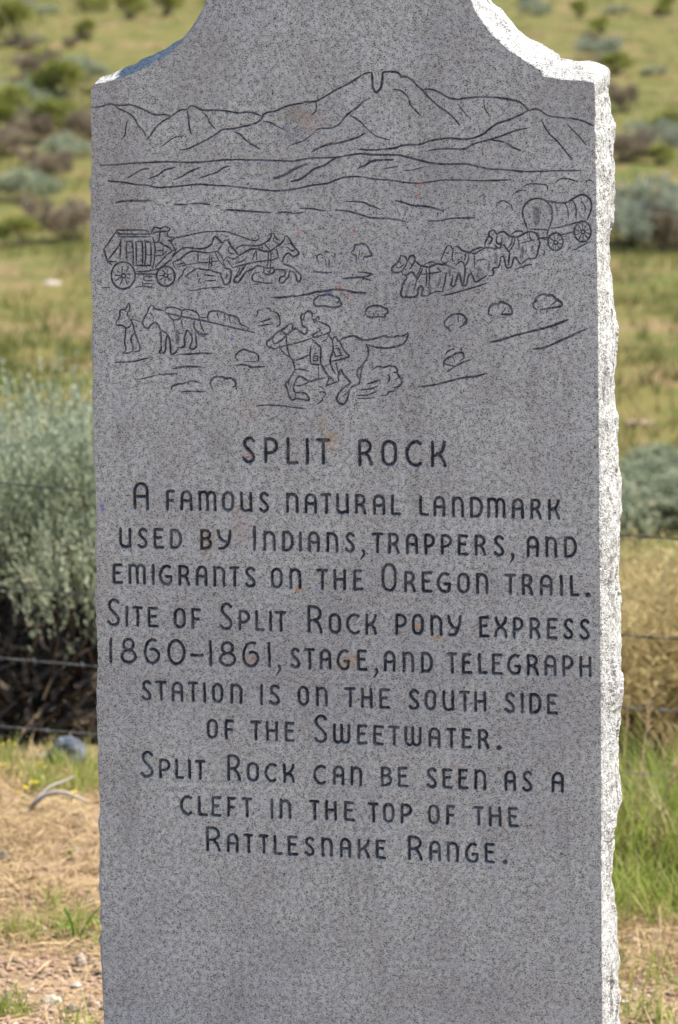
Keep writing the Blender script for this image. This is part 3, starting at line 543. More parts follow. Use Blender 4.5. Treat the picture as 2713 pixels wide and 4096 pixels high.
def nearest(x, z):
    A = CL[:-1]; D = CL[1:]-A; L2 = (D**2).sum(1)+1e-12
    out = np.empty((len(x), 2))
    for s in range(0, len(x), 400):
        X = np.stack([x[s:s+400], z[s:s+400]], 1)[:, None, :]
        t = np.clip(((X-A)*D).sum(2)/L2, 0, 1); Pn = A+t[..., None]*D
        i = ((Pn-X)**2).sum(2).argmin(1); out[s:s+400] = Pn[np.arange(len(i)), i]
    return out
nbx, nbz = NXC//BL, NZC//BL
bx = GX0+np.arange(nbx+1)*BL*CELL; bz = GZ0+np.arange(nbz+1)*BL*CELL
cin = inside(*np.meshgrid(bx, bz))
allin = cin[:-1, :-1] & cin[1:, :-1] & cin[:-1, 1:] & cin[1:, 1:]
near = np.zeros((nbz, nbx), bool)
dense = resample(CL, .002)
bi = ((dense[:, 0]-GX0)/CELL/BL).astype(int); bj = ((dense[:, 1]-GZ0)/CELL/BL).astype(int)
ok = (bi >= 0) & (bi < nbx) & (bj >= 0) & (bj < nbz); near[bj[ok], bi[ok]] = True
near |= (cin[:-1, :-1] | cin[1:, :-1] | cin[:-1, 1:] | cin[1:, 1:]) & ~allin
carv = np.zeros((nbz, nbx), bool)
for dj in range(BL+1):
    for di in range(BL+1):
        carv |= (PT[dj:dj+NZC:BL, di:di+NXC:BL][:nbz, :nbx] > 0)
fine = carv | near; coarse = allin & ~fine
# vertex table of the fine grid
pid_of = np.full((NZC+1, NXC+1), -1, np.int64)
fj, fi = np.nonzero(fine)
cj = (fj[:, None]*BL+np.arange(BL)).repeat(BL, 1).reshape(len(fj), BL, BL); ci = (fi[:, None]*BL+np.arange(BL))[:, None, :].repeat(BL, 1)
cj = cj.ravel(); ci = ci.ravel()
# inside test for the border blocks only
IN = np.ones((NZC+1, NXC+1), bool)
nj, ni = np.nonzero(near)
vj = (nj[:, None, None]*BL+np.arange(BL+1)[None, :, None]+np.zeros((1, 1, BL+1), int)).ravel(); vi = (ni[:, None, None]*BL+np.arange(BL+1)[None, None, :]+np.zeros((1, BL+1, 1), int)).ravel()
IN[vj, vi] = inside(gx[vi], gz[vj])
cnt = IN[cj, ci].astype(int)+IN[cj+1, ci]+IN[cj, ci+1]+IN[cj+1, ci+1]
isn = near[cj//BL, ci//BL]
# blocks near the edge that were never near but touch: those outside
keep = np.where(isn, cnt > 0, allin[cj//BL, ci//BL])
cj, ci = cj[keep], ci[keep]
quads = np.stack([cj*(NXC+1)+ci, cj*(NXC+1)+ci+1, (cj+1)*(NXC+1)+ci+1, (cj+1)*(NXC+1)+ci], 1)
PX = np.broadcast_to(gx[None, :], G.shape).astype(np.float64).copy(); PZ = np.broadcast_to(gz[:, None], G.shape).astype(np.float64).copy()
used = np.unique(quads); out = used[~IN.ravel()[used]]
sn = nearest(PX.ravel()[out], PZ.ravel()[out]); PX.ravel()[out] = sn[:, 0]; PZ.ravel()[out] = sn[:, 1]
DPr = DP*(1+.25*RNG.standard_normal(DP.shape)*(DP > .0004))
stone = empty('stone_monument', F0, -TH, 'tall grey granite marker stone carved with a pioneer scene and text', 'monument')
gsum = PT.ravel()[quads].max(1)
qid = np.where(gsum > 0, ID.ravel()[quads].max(1), -1)
def cut(name, qs, extra, parent):
    u, inv = np.unique(qs, return_inverse=True); inv = inv.reshape(-1, 4)
    V = np.stack([PX.ravel()[u], DPr.ravel()[u], PZ.ravel()[u]], 1)
    at = {'paint': PT.ravel()[u]}
    Fs = [inv]
    if extra is not None:
        V = np.vstack([V, extra[0]]); Fs.append(extra[1]+len(u)); at['paint'] = np.r_[at['paint'], np.zeros(len(extra[0]))]
    return mesh_np(name, V, Fs, M_FACE, parent, False, at)
# coarse quads
kj, ki = np.nonzero(coarse)
c4 = np.stack([kj*(nbx+1)+ki, kj*(nbx+1)+ki+1, (kj+1)*(nbx+1)+ki+1, (kj+1)*(nbx+1)+ki], 1)
u, inv = np.unique(c4, return_inverse=True); inv = inv.reshape(-1, 4)
CV = np.stack([bx[u % (nbx+1)], np.zeros(len(u)), bz[u//(nbx+1)]], 1)
# foot of the face below the grid
q0 = to_face([LEFT[-1], RIGHT[-1]])
iL = int(np.argmin(np.abs(LP[:nL//2, 1]-(GZ0+.004)))); iR = nL//2+int(np.argmin(np.abs(LP[nL//2:, 1]-(GZ0+.004))))
foot = np.array([(LP[iL, 0], 0.0004, GZ0+.004), (LP[iR, 0], 0.0004, GZ0+.004), (LP[-1, 0], 0.0004, LP[-1, 1]), (LP[0, 0], 0.0004, LP[0, 1])])
CVf = np.vstack([CV, foot]); cf = np.vstack([inv, np.array([[3, 2, 1, 0]])+len(CV)])
face = cut('face', quads[qid < 0], (CVf, cf), stone)
for k, (nm, lb) in enumerate(PARTS):
    m = qid == k
    if m.any(): tag(cut(nm, quads[m], None, stone), lb)

# rock-pitched sides, shoulders and back
T = .20
loop_s = np.r_[0, np.cumsum(np.linalg.norm(np.diff(LP, axis=0), axis=1))]
SP = LP.copy(); ns = len(SP)
sm = SP.copy()
for _ in range(6): sm[1:-1] = (sm[:-2]+sm[1:-1]+sm[2:])/3
tg = np.gradient(sm, axis=0); tg /= np.linalg.norm(tg, axis=1)[:, None]; nr = np.stack([-tg[:, 1], tg[:, 0]], 1)   # outward
for _ in range(5): nr[1:-1] = (nr[:-2]+nr[1:-1]+nr[2:])/3
nr /= np.linalg.norm(nr, axis=1)[:, None]
BUL_R = [(337, 2430), (402, 2436), (461, 2439), (532, 2455), (621, 2455), (739, 2459), (846, 2449), (887, 2456), (946, 2446), (1029, 2436), (1112, 2445), (1218, 2445), (1260, 2458), (1330, 2462), (1400, 2473), (1524, 2473), (1571, 2459), (1636, 2458), (1719, 2472), (1814, 2471),
 (1879, 2480), (1974, 2478), (2068, 2492), (2163, 2485), (2287, 2480), (2376, 2480), (2464, 2490), (2700, 2488), (2800, 2498), (2877, 2488), (3024, 2477), (3230, 2480), (3319, 2491), (3425, 2465), (3554, 2451), (3672, 2445), (3761, 2462), (3831, 2477), (3996, 2481), (4096, 2484), (5300, 2480)]
br = np.array(BUL_R, float); fr = to_face(br); rt = np.array(RIGHT[1:], float)
wid = (br[:, 1]*0+br[:, 1])  # survey: columns are (y, x)
br_xy = br[:, ::-1]; fx = np.interp(br[:, 0], rt[:, 1], rt[:, 0]); appar = br_xy[:, 0]-fx
zz = to_face(br_xy)[:, 1]; order = np.argsort(zz)
bul = np.zeros(ns); i_top = int(np.argmax(LP[:, 1])); zl = LP[:, 1]
rb = np.interp(zl, zz[order], appar[order])
right_side = (np.arange(ns) > i_top) & (nr[:, 0] > .9); 
bul[:] = .016
bul[right_side] = np.maximum(.002, (rb[right_side]-33)*PXM*1.02)
sh_r = (np.arange(ns) > i_top) & ~right_side; bul[sh_r] = .0165+.001*np.clip(nr[sh_r, 1], 0, 1)
left_side = (np.arange(ns) < i_top) & (nr[:, 0] < -.9); bul[left_side] = .012
sh_l = (np.arange(ns) < i_top) & ~left_side; bul[sh_l] = .0125
cl_z = to_face([(373, 336)])[0]; near_corner = np.exp(-((LP-cl_z)**2).sum(1)/.035**2); bul *= 1-.6*near_corner
k9 = np.ones(9)/9; bul = np.convolve(np.pad(bul, 4, mode='edge'), k9, 'valid')
# corners: keep rings from folding where the outline is concave
NT_ = 34; ts = np.linspace(0, 1, NT_)**1.15
VS = np.zeros((ns, NT_, 3))
for k in range(ns):
    for q, t in enumerate(ts):
        y = t*T
        p3 = Vector((LP[k, 0]*1.0, y, LP[k, 1]))
        plate = (1-(1-min(1, t*2.6))**2.2)
        back = 1-.55*max(0, (t-.82)/.18)**2
        n1 = mnoise.noise(p3*22); n2 = mnoise.noise(p3*60+Vector((3, 1, 2))); n3 = mnoise.noise(p3*170)
        dv = mnoise.voronoi(p3*34)[0]; fac = (dv[1]-dv[0]); d2_, pp2 = mnoise.voronoi(Vector((p3.x*17, p3.y*24, p3.z*13)))[0:2]; chip = mnoise.noise(Vector(pp2[0])*7.3)*.0044*min(1, t*7)
        gouge = max(0, mnoise.noise(Vector((LP[k, 0]*3, LP[k, 1]*9, t*11+4)))-.30)*.030*(1 if abs(nr[k, 0]) > .9 else .4)
        o = bul[k]*plate*back + chip - gouge*min(1, t*6) + (n1*.0040+n2*.0022+n3*.0007+(fac-.25)*.0030)*min(1, t*9)*(1-.3*near_corner[k])
        if t == 0: o = -.0012
        elif t < .03: o = max(o, -.0008)
        jx = mnoise.noise(p3*40+Vector((7, 7, 7)))*.004*min(1, t*8)
        VS[k, q] = (LP[k, 0]+nr[k, 0]*o, (0.0006 if t == 0 else y+jx), LP[k, 1]+nr[k, 1]*o)
I, Q = np.meshgrid(np.arange(ns-1), np.arange(NT_-1), indexing='ij')
SF = np.stack([I*NT_+Q, (I+1)*NT_+Q, (I+1)*NT_+Q+1, I*NT_+Q+1], -1).reshape(-1, 4)
sides = mesh_np('rough_edge', VS.reshape(-1, 3), SF, M_SIDE, stone, False)
tag(sides, 'rough split edge of the stone, sunlit white on the right')
bm = bmesh.new(); vb = [bm.verts.new(VS[k, -1]) for k in range(0, ns, 3)]+[bm.verts.new(VS[-1, -1])]
bmesh.ops.triangle_fill(bm, use_beauty=True, edges=[bm.edges.new((vb[i], vb[(i+1) % len(vb)])) for i in range(len(vb))])
obj_bm('back', bm, M_SIDE, stone)
print('STONE quads', len(quads), 'coarse', len(c4), 'sides', len(SF))
# ------------------------------------------------------------------ ground
PROF = [(4096, 5.7), (3300, 7.5), (2950, 8.8), (2500, 11), (2050, 14), (1500, 18.5), (1000, 30), (560, 42), (300, 55), (0, 75), (-200, 140), (-330, 420)]
PY_ = [-60, 0, 4.2, 5.0]; PZ_ = [.25, .1, .0, -.10]
for py, y in PROF:
    PY_.append(y); PZ_.append(on_depth(W0/2, py, y).z)
PY_ += [900, 1800]; PZ_ += [55, 150]
def sn_noise(x, y, s, seed=0):
    a = seed*1.7
    return (np.sin(x*s*1.0+a+1.3*np.sin(y*s*.7+a))+np.sin(y*s*1.13+2.1*a+1.1*np.sin(x*s*.61-a))+np.sin((x+y)*s*.53+a*.7))/3
def ground_z(x, y):
    x = np.asarray(x, float); y = np.asarray(y, float)
    z = np.interp(y, PY_, PZ_)
    tilt = np.clip((y-4.5)/2.5, 0, 1)*np.clip((16-y)/6, 0, 1)
    z = z-.055*np.clip(x, -3, 3)*tilt
    far = np.clip((y-9)/15, 0, 1)
    z = z+far*.10*sn_noise(x, y, .55, 1)+.022*sn_noise(x, y, 2.3, 2)*(y < 60)+.006*sn_noise(x, y, 9, 3)*(y < 16)+np.clip((y-90)/100, 0, 1)*2.5*sn_noise(x, y, .02, 4)
    # a low mound of drift sand and straw behind the left edge of the stone
    z = z+.045*np.exp(-((x+.55)/.30)**2-((y-7.35)/.35)**2)
    return z
def gp(px, py):
    r = ray(px, py); lo, hi = 4.5, 200.0
    for _ in range(50):
        m = (lo+hi)/2; k = m/r.y
        if CAM_Z+r.z*k > ground_z(r.x*k, m): lo = m
        else: hi = m
    k = lo/r.y
    return Vector((r.x*k, lo, float(ground_z(r.x*k, lo))))
def grid_axis(segs):
    out = []
    for a, b, n in segs: out += list(np.linspace(a, b, n, endpoint=False))
    return np.array(out+[segs[-1][1]])
ax = grid_axis([(-900, -120, 12), (-120, -16, 40), (-16, -2.2, 60), (-2.2, 2.2, 150), (2.2, 16, 60), (16, 120, 40), (120, 900, 12)])
ay = grid_axis([(-60, 0, 12), (0, 5, 30), (5, 10, 150), (10, 30, 130), (30, 90, 120), (90, 400, 60), (400, 1800, 40)])
XX, YY = np.meshgrid(ax, ay); ZZ = ground_z(XX, YY)
nx_, ny_ = len(ax), len(ay)
jj, ii = np.meshgrid(np.arange(ny_-1), np.arange(nx_-1), indexing='ij')
TF = np.stack([jj*nx_+ii, jj*nx_+ii+1, (jj+1)*nx_+ii+1, (jj+1)*nx_+ii], -1).reshape(-1, 4)
def ground_material():
    m, nt, b = new_mat('prairie_ground', .95, .15); T = NT(nt)
    tc = T.n('ShaderNodeTexCoord'); ob = tc.outputs['Object']
    sx = T.n('ShaderNodeSeparateXYZ'); T.l(ob, sx.inputs[0]); Y = sx.outputs[1]
    big = T.noise(ob, .45, 4, .6); mid = T.noise(T.mapping(ob, loc=(4, 2, 0)), 1.6, 5, .65); fi = T.noise(ob, 22, 5, .7); ff = T.noise(ob, 150, 3, .7)
    # sand and gravel, near
    vo = T.n('ShaderNodeTexVoronoi'); T.l(ob, vo.inputs['Vector']); vo.inputs['Scale'].default_value = 95
    hs = T.n('ShaderNodeSeparateColor'); T.l(vo.outputs['Color'], hs.inputs[0])
    sand = T.mix(T.ramp(fi, .3, .7), (.27, .175, .095), (.44, .315, .185))
    peb = T.mix(hs.outputs[0], (.20, .14, .10), (.50, .37, .27))
    sand = T.mix(T.ramp(hs.outputs[1], .35, .8, 0, .7), sand, peb)
    sand = T.mix(T.ramp(ff, .62, .42, 0, .5), sand, (.13, .085, .055))
    # meadow, far
    mead = T.mix(T.ramp(mid, .36, .62), (.078, .098, .020), (.165, .135, .042))
    mead = T.mix(T.ramp(T.noise(T.mapping(ob, loc=(1, 8, 0), scale=(1, .45, 1)), 1.1, 5, .7), .50, .66, 0, .85), mead, (.24, .155, .085))
    mead = T.mix(T.ramp(fi, .35, .75, 0, .35), mead, (.22, .17, .06))
    mead = T.mix(T.ramp(big, .5, .7, 0, .5), mead, (.10, .12, .026))
    k = T.ramp(T.math('ADD', Y, T.math('MULTIPLY', mid, 1.5)), 8.2, 10.2)
    c = T.mix(k, sand, mead)
    T.l(c, b.inputs['Base Color'])
    bp = T.n('ShaderNodeBump'); bp.inputs['Distance'].default_value = .01; bp.inputs['Strength'].default_value = .8
    T.l(T.math('ADD', T.math('MULTIPLY', fi, 1.0), T.math('MULTIPLY', vo.outputs['Distance'], -1.0)), bp.inputs['Height']); T.l(bp.outputs[0], b.inputs['Normal'])
    return m
tag(mesh_np('ground', np.stack([XX, YY, ZZ], -1).reshape(-1, 3), TF, ground_material(), None, True), kind='structure')

# ------------------------------------------------------------------ plant materials and builders
def leaf_mat(name, c0, c1, c2=None, trans=.25, rough=.7):
    """colour runs c0 -> c1 with the leaf's own tint, a few leaves take c2"""
    m, nt, b = new_mat(name, rough, .2); T = NT(nt)
    at = T.n('ShaderNodeAttribute', attribute_name='tint')
    c = T.mix(at.outputs['Fac'], c0, c1)
    if c2: c = T.mix(T.ramp(at.outputs['Fac'], .90, .93), c, c2)
    T.l(c, b.inputs['Base Color'])
    if trans:
        tr = T.n('ShaderNodeBsdfTranslucent'); T.l(c, tr.inputs['Color'])
        mx = T.n('ShaderNodeMixShader'); mx.inputs[0].default_value = trans
        T.l(b.outputs[0], mx.inputs[1]); T.l(tr.outputs[0], mx.inputs[2]); T.l(mx.outputs[0], nt.nodes['Material Output'].inputs['Surface'])
    return m
M_SAGE = leaf_mat('sage_leaf', (.19, .215, .125), (.44, .475, .325), (.50, .44, .32), .38)
M_SAGE_BLUE = leaf_mat('blue_sage_leaf', (.19, .215, .155), (.40, .425, .32), (.33, .31, .20), .35)
M_DEAD_SHADE = leaf_mat('dead_twig_shade', (.035, .028, .020), (.18, .13, .09), (.34, .24, .17), 0)  # near-black twig colour, carries the shade under the bushes
M_RABBIT = leaf_mat('rabbitbrush_leaf', (.14, .165, .035), (.40, .40, .095), (.42, .34, .18), .4)
M_DRY = leaf_mat('dry_shrub_twig', (.17, .135, .095), (.36, .28, .19), (.22, .22, .09), .35)
M_WOOD = leaf_mat('bark', (.06, .045, .035), (.14, .11, .085), None, 0)
M_STRAW = leaf_mat('straw', (.28, .185, .085), (.58, .43, .24), (.19, .17, .06))
M_DRYGRASS = leaf_mat('dry_grass', (.30, .23, .095), (.66, .53, .27), (.27, .27, .08), .4)
M_GREEN = leaf_mat('green_grass', (.17, .225, .035), (.44, .49, .12), (.56, .46, .25), .5)
M_MEADOW = leaf_mat('meadow_grass', (.095, .125, .026), (.23, .19, .065), (.32, .20, .11), .35)
M_WEED = leaf_mat('weed_leaf', (.09, .19, .02), (.19, .33, .05), None, .4)

def blades(P, H, Wd, lean, az, tint, seg=3, curve=.5):
    """tapering grass blades; P (n,3), others (n,)"""
    n = len(P); t = np.linspace(0, 1, seg+1)
    dx, dy = np.cos(az), np.sin(az)
    out = lean[:, None]*(t[None, :]*(1-curve)+curve*t[None, :]**2)*H[:, None]
    up = H[:, None]*t[None, :]*np.sqrt(np.clip(1-(lean[:, None]*t[None, :]*.8)**2, .03, 1))
    cx = P[:, 0:1]+dx[:, None]*out; cy = P[:, 1:2]+dy[:, None]*out; cz = P[:, 2:3]+up
    fa = RNG.uniform(0, math.pi, n); wx, wy = np.cos(fa), np.sin(fa)
    w = Wd[:, None]*(1-t[None, :]**1.6*.92)*.5
    L = np.stack([cx-wx[:, None]*w, cy-wy[:, None]*w, cz], -1); R = np.stack([cx+wx[:, None]*w, cy+wy[:, None]*w, cz], -1)
    V = np.stack([L, R], 2).reshape(-1, 3)
    b = (np.arange(n)*(seg+1)*2)[:, None]; k = np.arange(seg)[None, :]*2
    F = np.stack([b+k, b+k+1, b+k+3, b+k+2], -1).reshape(-1, 4)
    return V, F, np.repeat(tint, (seg+1)*2)
def grass_patch(name, pts, mat, h=(.1, .2), w=(.002, .004), lean=(.1, .6), seg=3, label=None, parent=None, stuff=True, tint=None):
    n = len(pts); P = np.stack([pts[:, 0], pts[:, 1], ground_z(pts[:, 0], pts[:, 1])-.004], 1)
    V, F, tt = blades(P, RNG.uniform(*h, n)*RNG.uniform(.6, 1, n), RNG.uniform(*w, n), RNG.uniform(*lean, n), RNG.uniform(0, 2*math.pi, n), RNG.uniform(0, 1, n) if tint is None else tint, seg)
    o = mesh_np(name, V, F, mat, parent, False, {'tint': tt})
    if stuff: tag(o, label, 'grass', kind='stuff')
    return o
def disc_pts(cx, cy, rx, ry, n, gauss=False):
    if gauss: return np.stack([RNG.normal(cx, rx*.5, n), RNG.normal(cy, ry*.5, n)], 1)
    r = np.sqrt(RNG.uniform(0, 1, n)); a = RNG.uniform(0, 2*math.pi, n)
    return np.stack([cx+rx*r*np.cos(a), cy+ry*r*np.sin(a)], 1)
def clump_pts(pts, per, spread):
    q = np.repeat(pts, per, axis=0); return q+RNG.normal(0, spread, q.shape)

def unit(v): return v/(np.linalg.norm(v, axis=-1, keepdims=True)+1e-9)
def shrub_mesh(seed, h, w, sprigs, leaves, ll, lw, up=.7, lobes=8, dens_low=.35, sprig_l=.16, lowf=.22, nb=45, spire=.35):
    r = np.random.default_rng(seed)
    lc = np.stack([r.normal(0, w*.22, lobes), r.normal(0, w*.22, lobes), h*r.uniform(lowf, .74, lobes)], 1)
    lr = r.uniform(.45, 1.0, lobes)*min(w, h)*(.34 if lowf < .4 else .27)
    li = r.integers(0, lobes, sprigs)
    d = unit(r.normal(0, 1, (sprigs, 3))); d[:, 2] = np.where((d[:, 2] < -.2) & (r.uniform(0, 1, sprigs) > .35), -d[:, 2]*dens_low, d[:, 2])
    base = lc[li]+unit(d)*(lr[li]*r.uniform(.45, 1.0, sprigs))[:, None]
    base[:, 2] = np.maximum(base[:, 2], h*.08)
    ax_ = unit(unit(d)*(1-up)+np.array([0, 0, 1])*up+r.normal(0, .22, (sprigs, 3)))
    sl = sprig_l*r.uniform(.5, 1.25, sprigs)
    t = r.uniform(.05, 1, (sprigs, leaves))
    P = base[:, None, :]+ax_[:, None, :]*(t*sl[:, None])[..., None]
    ld = unit(ax_[:, None, :]*.9+r.normal(0, spire, (sprigs, leaves, 3)))
    sd = unit(np.cross(ld, r.normal(0, 1, (sprigs, leaves, 3))))
    L = ll*r.uniform(.6, 1.2, (sprigs, leaves, 1)); Wd = lw*r.uniform(.7, 1.2, (sprigs, leaves, 1))
    V = np.stack([P, P+ld*L*.5+sd*Wd*.5, P+ld*L, P+ld*L*.5-sd*Wd*.5], 2).reshape(-1, 3)
    n = sprigs*leaves; F = np.arange(n*4).reshape(n, 4)
    st = np.clip(r.normal(.45, .20, sprigs)+r.normal(0, .13, lobes)[li], 0, 1)[:, None]*np.ones((1, leaves)); tint = np.clip(st+r.normal(0, .10, st.shape)+(t-.5)*.25, 0, 1)  # tint darkens toward each sprig's base: shade put into the colour
    # woody branches from the root crown to the sprigs
    paths = []
    for k in range(nb):
        b = base[r.integers(0, sprigs)]; root = np.array([r.normal(0, w*.05), r.normal(0, w*.05), 0])
        m = root*.5+b*.5+r.normal(0, w*.05, 3); m[2] = b[2]*.45
        paths.append((np.array([root, m*.6+root*.4, m, b]), np.array([.009, .007, .005, .002])*max(.5, h)))
    return V, F, np.repeat(tint.ravel(), 4), tube_np(paths, 4)
def make_shrub(seed, mat, h, w, **k):
    root = empty('shrub')
    V, F, tt, (SV, SF_) = shrub_mesh(seed, h, w, **k)
    mesh_np('foliage', V, F, mat, root, False, {'tint': tt})
    mesh_np('branches', SV, SF_, M_WOOD, root, False, {'tint': np.random.default_rng(seed).uniform(0, 1, len(SV))})
    return root
def undergrowth(root, seed, rx, ry, h, n, l=.09, name='dead_wood_shade'):  # dense dark dead twigs, added to darken the shaded base of a bush
    r = np.random.default_rng(seed); d = unit(r.normal(0, 1, (n, 3))); d[:, 2] = np.abs(d[:, 2]); R = r.uniform(.3, 1, n)**.5
    P = d*np.array([rx, ry, h])*R[:, None]; ax_ = unit(d*.5+np.array([0, 0, .5])+r.normal(0, .6, (n, 3))); s = unit(np.cross(ax_, r.normal(0, 1, (n, 3)))); L = l*r.uniform(.4, 1.2, (n, 1)); w = .012*r.uniform(.4, 1.2, (n, 1))
    V = np.stack([P-s*w, P+s*w, P+ax_*L+s*w*.3, P+ax_*L-s*w*.3], 1).reshape(-1, 3)
    mesh_np(name, V, np.arange(n*4).reshape(n, 4), M_DEAD_SHADE, root, False, {'tint': np.repeat(r.uniform(0, 1, n)**1.3, 4)})
def copy_tree(o, parent=None):
    c = o.copy(); COL.objects.link(c); c.parent = parent
    for ch in list(o.children): copy_tree(ch, c)
    return c
used_proto = set()
def place(proto, name, loc, rz, sc, label, cat, group=None):
    key = proto.as_pointer(); o = copy_tree(proto) if key in used_proto else proto
    used_proto.add(key); o.name = name
    o.location = loc; o.rotation_euler = (0, 0, rz); o.scale = sc if hasattr(sc, '__len__') else (sc, sc, sc)
    return tag(o, label, cat, group)

# near sagebrush, three of its own make
SAGE1 = make_shrub(11, M_SAGE, 1.05, 1.15, sprigs=2500, leaves=15, ll=.027, lw=.0085, up=.86, lobes=13, sprig_l=.27, lowf=.40, spire=.28)
undergrowth(SAGE1, 71, .55, .5, .50, 5200)
SAGE2 = make_shrub(12, M_SAGE, .95, 1.0, sprigs=1900, leaves=15, ll=.027, lw=.0085, up=.84, lobes=9, sprig_l=.27, lowf=.36, spire=.28)
undergrowth(SAGE2, 72, .5, .45, .45, 4200)
MID = make_shrub(13, M_SAGE, .55, .8, sprigs=1400, leaves=9, ll=.036, lw=.011, up=.7, lobes=8, sprig_l=.10)
FAR_BLUE = make_shrub(14, M_SAGE_BLUE, .75, 1.0, sprigs=700, leaves=7, ll=.07, lw=.022, up=.55, lobes=9, sprig_l=.10)
FAR_RAB = make_shrub(15, M_RABBIT, .9, 1.05, sprigs=800, leaves=7, ll=.08, lw=.022, up=.65, lobes=9, sprig_l=.12)
FAR_DRY = make_shrub(16, M_DRY, .5, .9, sprigs=500, leaves=7, ll=.08, lw=.014, up=.6, lobes=7, sprig_l=.12)
FAR_SAGE = make_shrub(17, M_SAGE, .5, .8, sprigs=500, leaves=7, ll=.06, lw=.018, up=.6, lobes=7, sprig_l=.10)

def at_y(px, y):
    r = ray(px, 2048); x = r.x*(y/r.y); return Vector((x, y, float(ground_z(x, y))-.02))
GS = 'sagebrush growing just behind the wire fence'
place(SAGE1, 'sagebrush', at_y(150, 9.0), .4, (1.0, 1.0, .88), 'large pale sagebrush filling the left edge behind the fence wires', 'shrub', GS)
place(SAGE2, 'sagebrush', at_y(-330, 9.3), 1.4, (1, 1, .85), 'sagebrush cut off by the left edge of the photo, behind the fence', 'shrub', GS)
place(SAGE2, 'sagebrush', at_y(400, 9.9), 2.2, (1.0, 1.0, .90), 'tallest sagebrush, half hidden behind the left edge of the stone', 'shrub', GS)
place(SAGE1, 'sagebrush', at_y(20, 10.6), 2.9, (.95, .95, .66), 'back sagebrush rising above the front one at the far left', 'shrub', GS)
GH = 'sagebrush hidden behind the stone'
for px, y, rz, s in ((1000, 10.2, 1.1, .9), (1700, 10.8, 3.0, .8)):
    place(SAGE1, 'sagebrush', at_y(px, y), rz, s, 'sagebrush wholly behind the granite stone, toward its %s edge' % ('left' if px < 1300 else 'right'), 'shrub', GH)
GM = 'low grey sagebrush band beyond the dry grass'
for k, (px, y, s, lb) in enumerate(((2520, 13.6, .70, 'low grey sagebrush touching the right edge of the stone above the dry grass'), (2680, 13.9, .76, 'low blue-grey sagebrush right of the stone, at the right photo edge'),
                                    (2860, 14.2, .7, 'low grey sagebrush just outside the right photo edge'), (2350, 14.0, .6, 'low grey sagebrush behind the bright edge of the stone'))):
    place(MID, 'sagebrush', at_y(px, y), k*1.3, (s*1.45, s*1.3, s*.74), lb, 'shrub', GM)
def far(proto, name, px, py, s, lb, rz=0, group=None):
    p = gp(px, py); p.z -= .02
    place(proto, name, p, rz, s, lb, 'shrub', group)
far(FAR_BLUE, 'sagebrush', 2520, 985, (1.0, 1, .95), 'big blue-grey sagebrush with dark underside right of the stone', 1)
far(FAR_BLUE, 'sagebrush', 2700, 1000, (.9, 1, .85), 'blue-grey sagebrush with dark underside at the right photo edge', 2)
far(FAR_DRY, 'dry_shrub', 2630, 1010, (.8, .8, .9), 'tan dry shrub between the two big blue-grey sagebrushes', 2)
far(FAR_BLUE, 'sagebrush', 2590, 625, (.62, .62, .62), 'small bluish sagebrush on the bank above the big grey pair', 4)
far(FAR_DRY, 'dry_shrub', 2490, 650, (.9, .8, .8), 'brown dry shrub left of the bluish sagebrush on the bank', 1)
far(FAR_RAB, 'rabbitbrush', 2700, 560, (.55, .55, .5), 'yellow-green rabbitbrush at the right edge on the bank', 1)
far(FAR_RAB, 'rabbitbrush', 2640, 655, (.35, .35, .3), 'bright green low bush below the bluish sagebrush', 3)
far(FAR_DRY, 'dry_shrub', 2505, 450, (.7, .7, .9), 'grey-brown dry shrub on the open meadow right of the shoulder', 3)
far(FAR_RAB, 'rabbitbrush', 2412, 130, (.62, .6, .42), 'dark olive bush alone on the upper right meadow', 2)
far(FAR_RAB, 'rabbitbrush', 2320, 70, (.5, .5, .5), 'small green bush at top, left of the dark olive bush', 2.6)
far(FAR_SAGE, 'sagebrush', 2150, 60, (.9, .9, .8), 'grey-green brush at the top just right of the stone neck', .6)
far(FAR_RAB, 'rabbitbrush', 2680, 60, (.6, .6, .6), 'green bush in the top right corner', 1.9)
far(FAR_RAB, 'rabbitbrush', 70, 185, (1.15, 1.1, 1.15), 'large yellow-green bush with dark shade in the top left corner', 1.2)
far(FAR_RAB, 'rabbitbrush', 360, 160, (.45, .45, .55), 'dark small bush alone between the top left bush and the stone', 1.2)
far(FAR_RAB, 'rabbitbrush', 520, 75, (.8, .8, .7), 'green bush at top left, further from the stone of two', 3.2)
far(FAR_RAB, 'rabbitbrush', 660, 65, (.9, .8, .75), 'green bush at top left, nearer to the stone of two', 5)
far(FAR_RAB, 'rabbitbrush', 60, 520, (.9, .9, .8), 'green bush with dark base at the left edge above the gully', 2.1)
far(FAR_SAGE, 'sagebrush', 150, 430, (1.2, 1.1, 1.0), 'pale grey-green brush above the gully on the left', .3)
far(FAR_RAB, 'rabbitbrush', 270, 430, (.8, .8, .9), 'upright green bush left of the stone shoulder', .9)
far(FAR_RAB, 'rabbitbrush', 240, 570, (.8, .8, .75), 'mixed green and brown bush nearest the left edge of the stone top', .2)
far(FAR_DRY, 'dry_shrub', 330, 590, (.9, .9, 1.1), 'dark brown brush touching the left edge of the stone', .5)
far(FAR_DRY, 'dry_shrub', 150, 580, (.8, .9, .9), 'brown brush between two green bushes above the gully', 2.5)
far(FAR_DRY, 'dry_shrub', 225, 740, (.85, .8, .9), 'grey-brown twiggy shrub below the gully on the left', 3.5)
far(FAR_SAGE, 'sagebrush', 85, 810, (.95, .95, .9), 'mint-green rounded sagebrush below the gully at the left', 3.5)
far(FAR_DRY, 'dry_shrub', 300, 965, (1.0, 1, .9), 'tan dry shrub beside the stone at the top of the green meadow', 4.1)
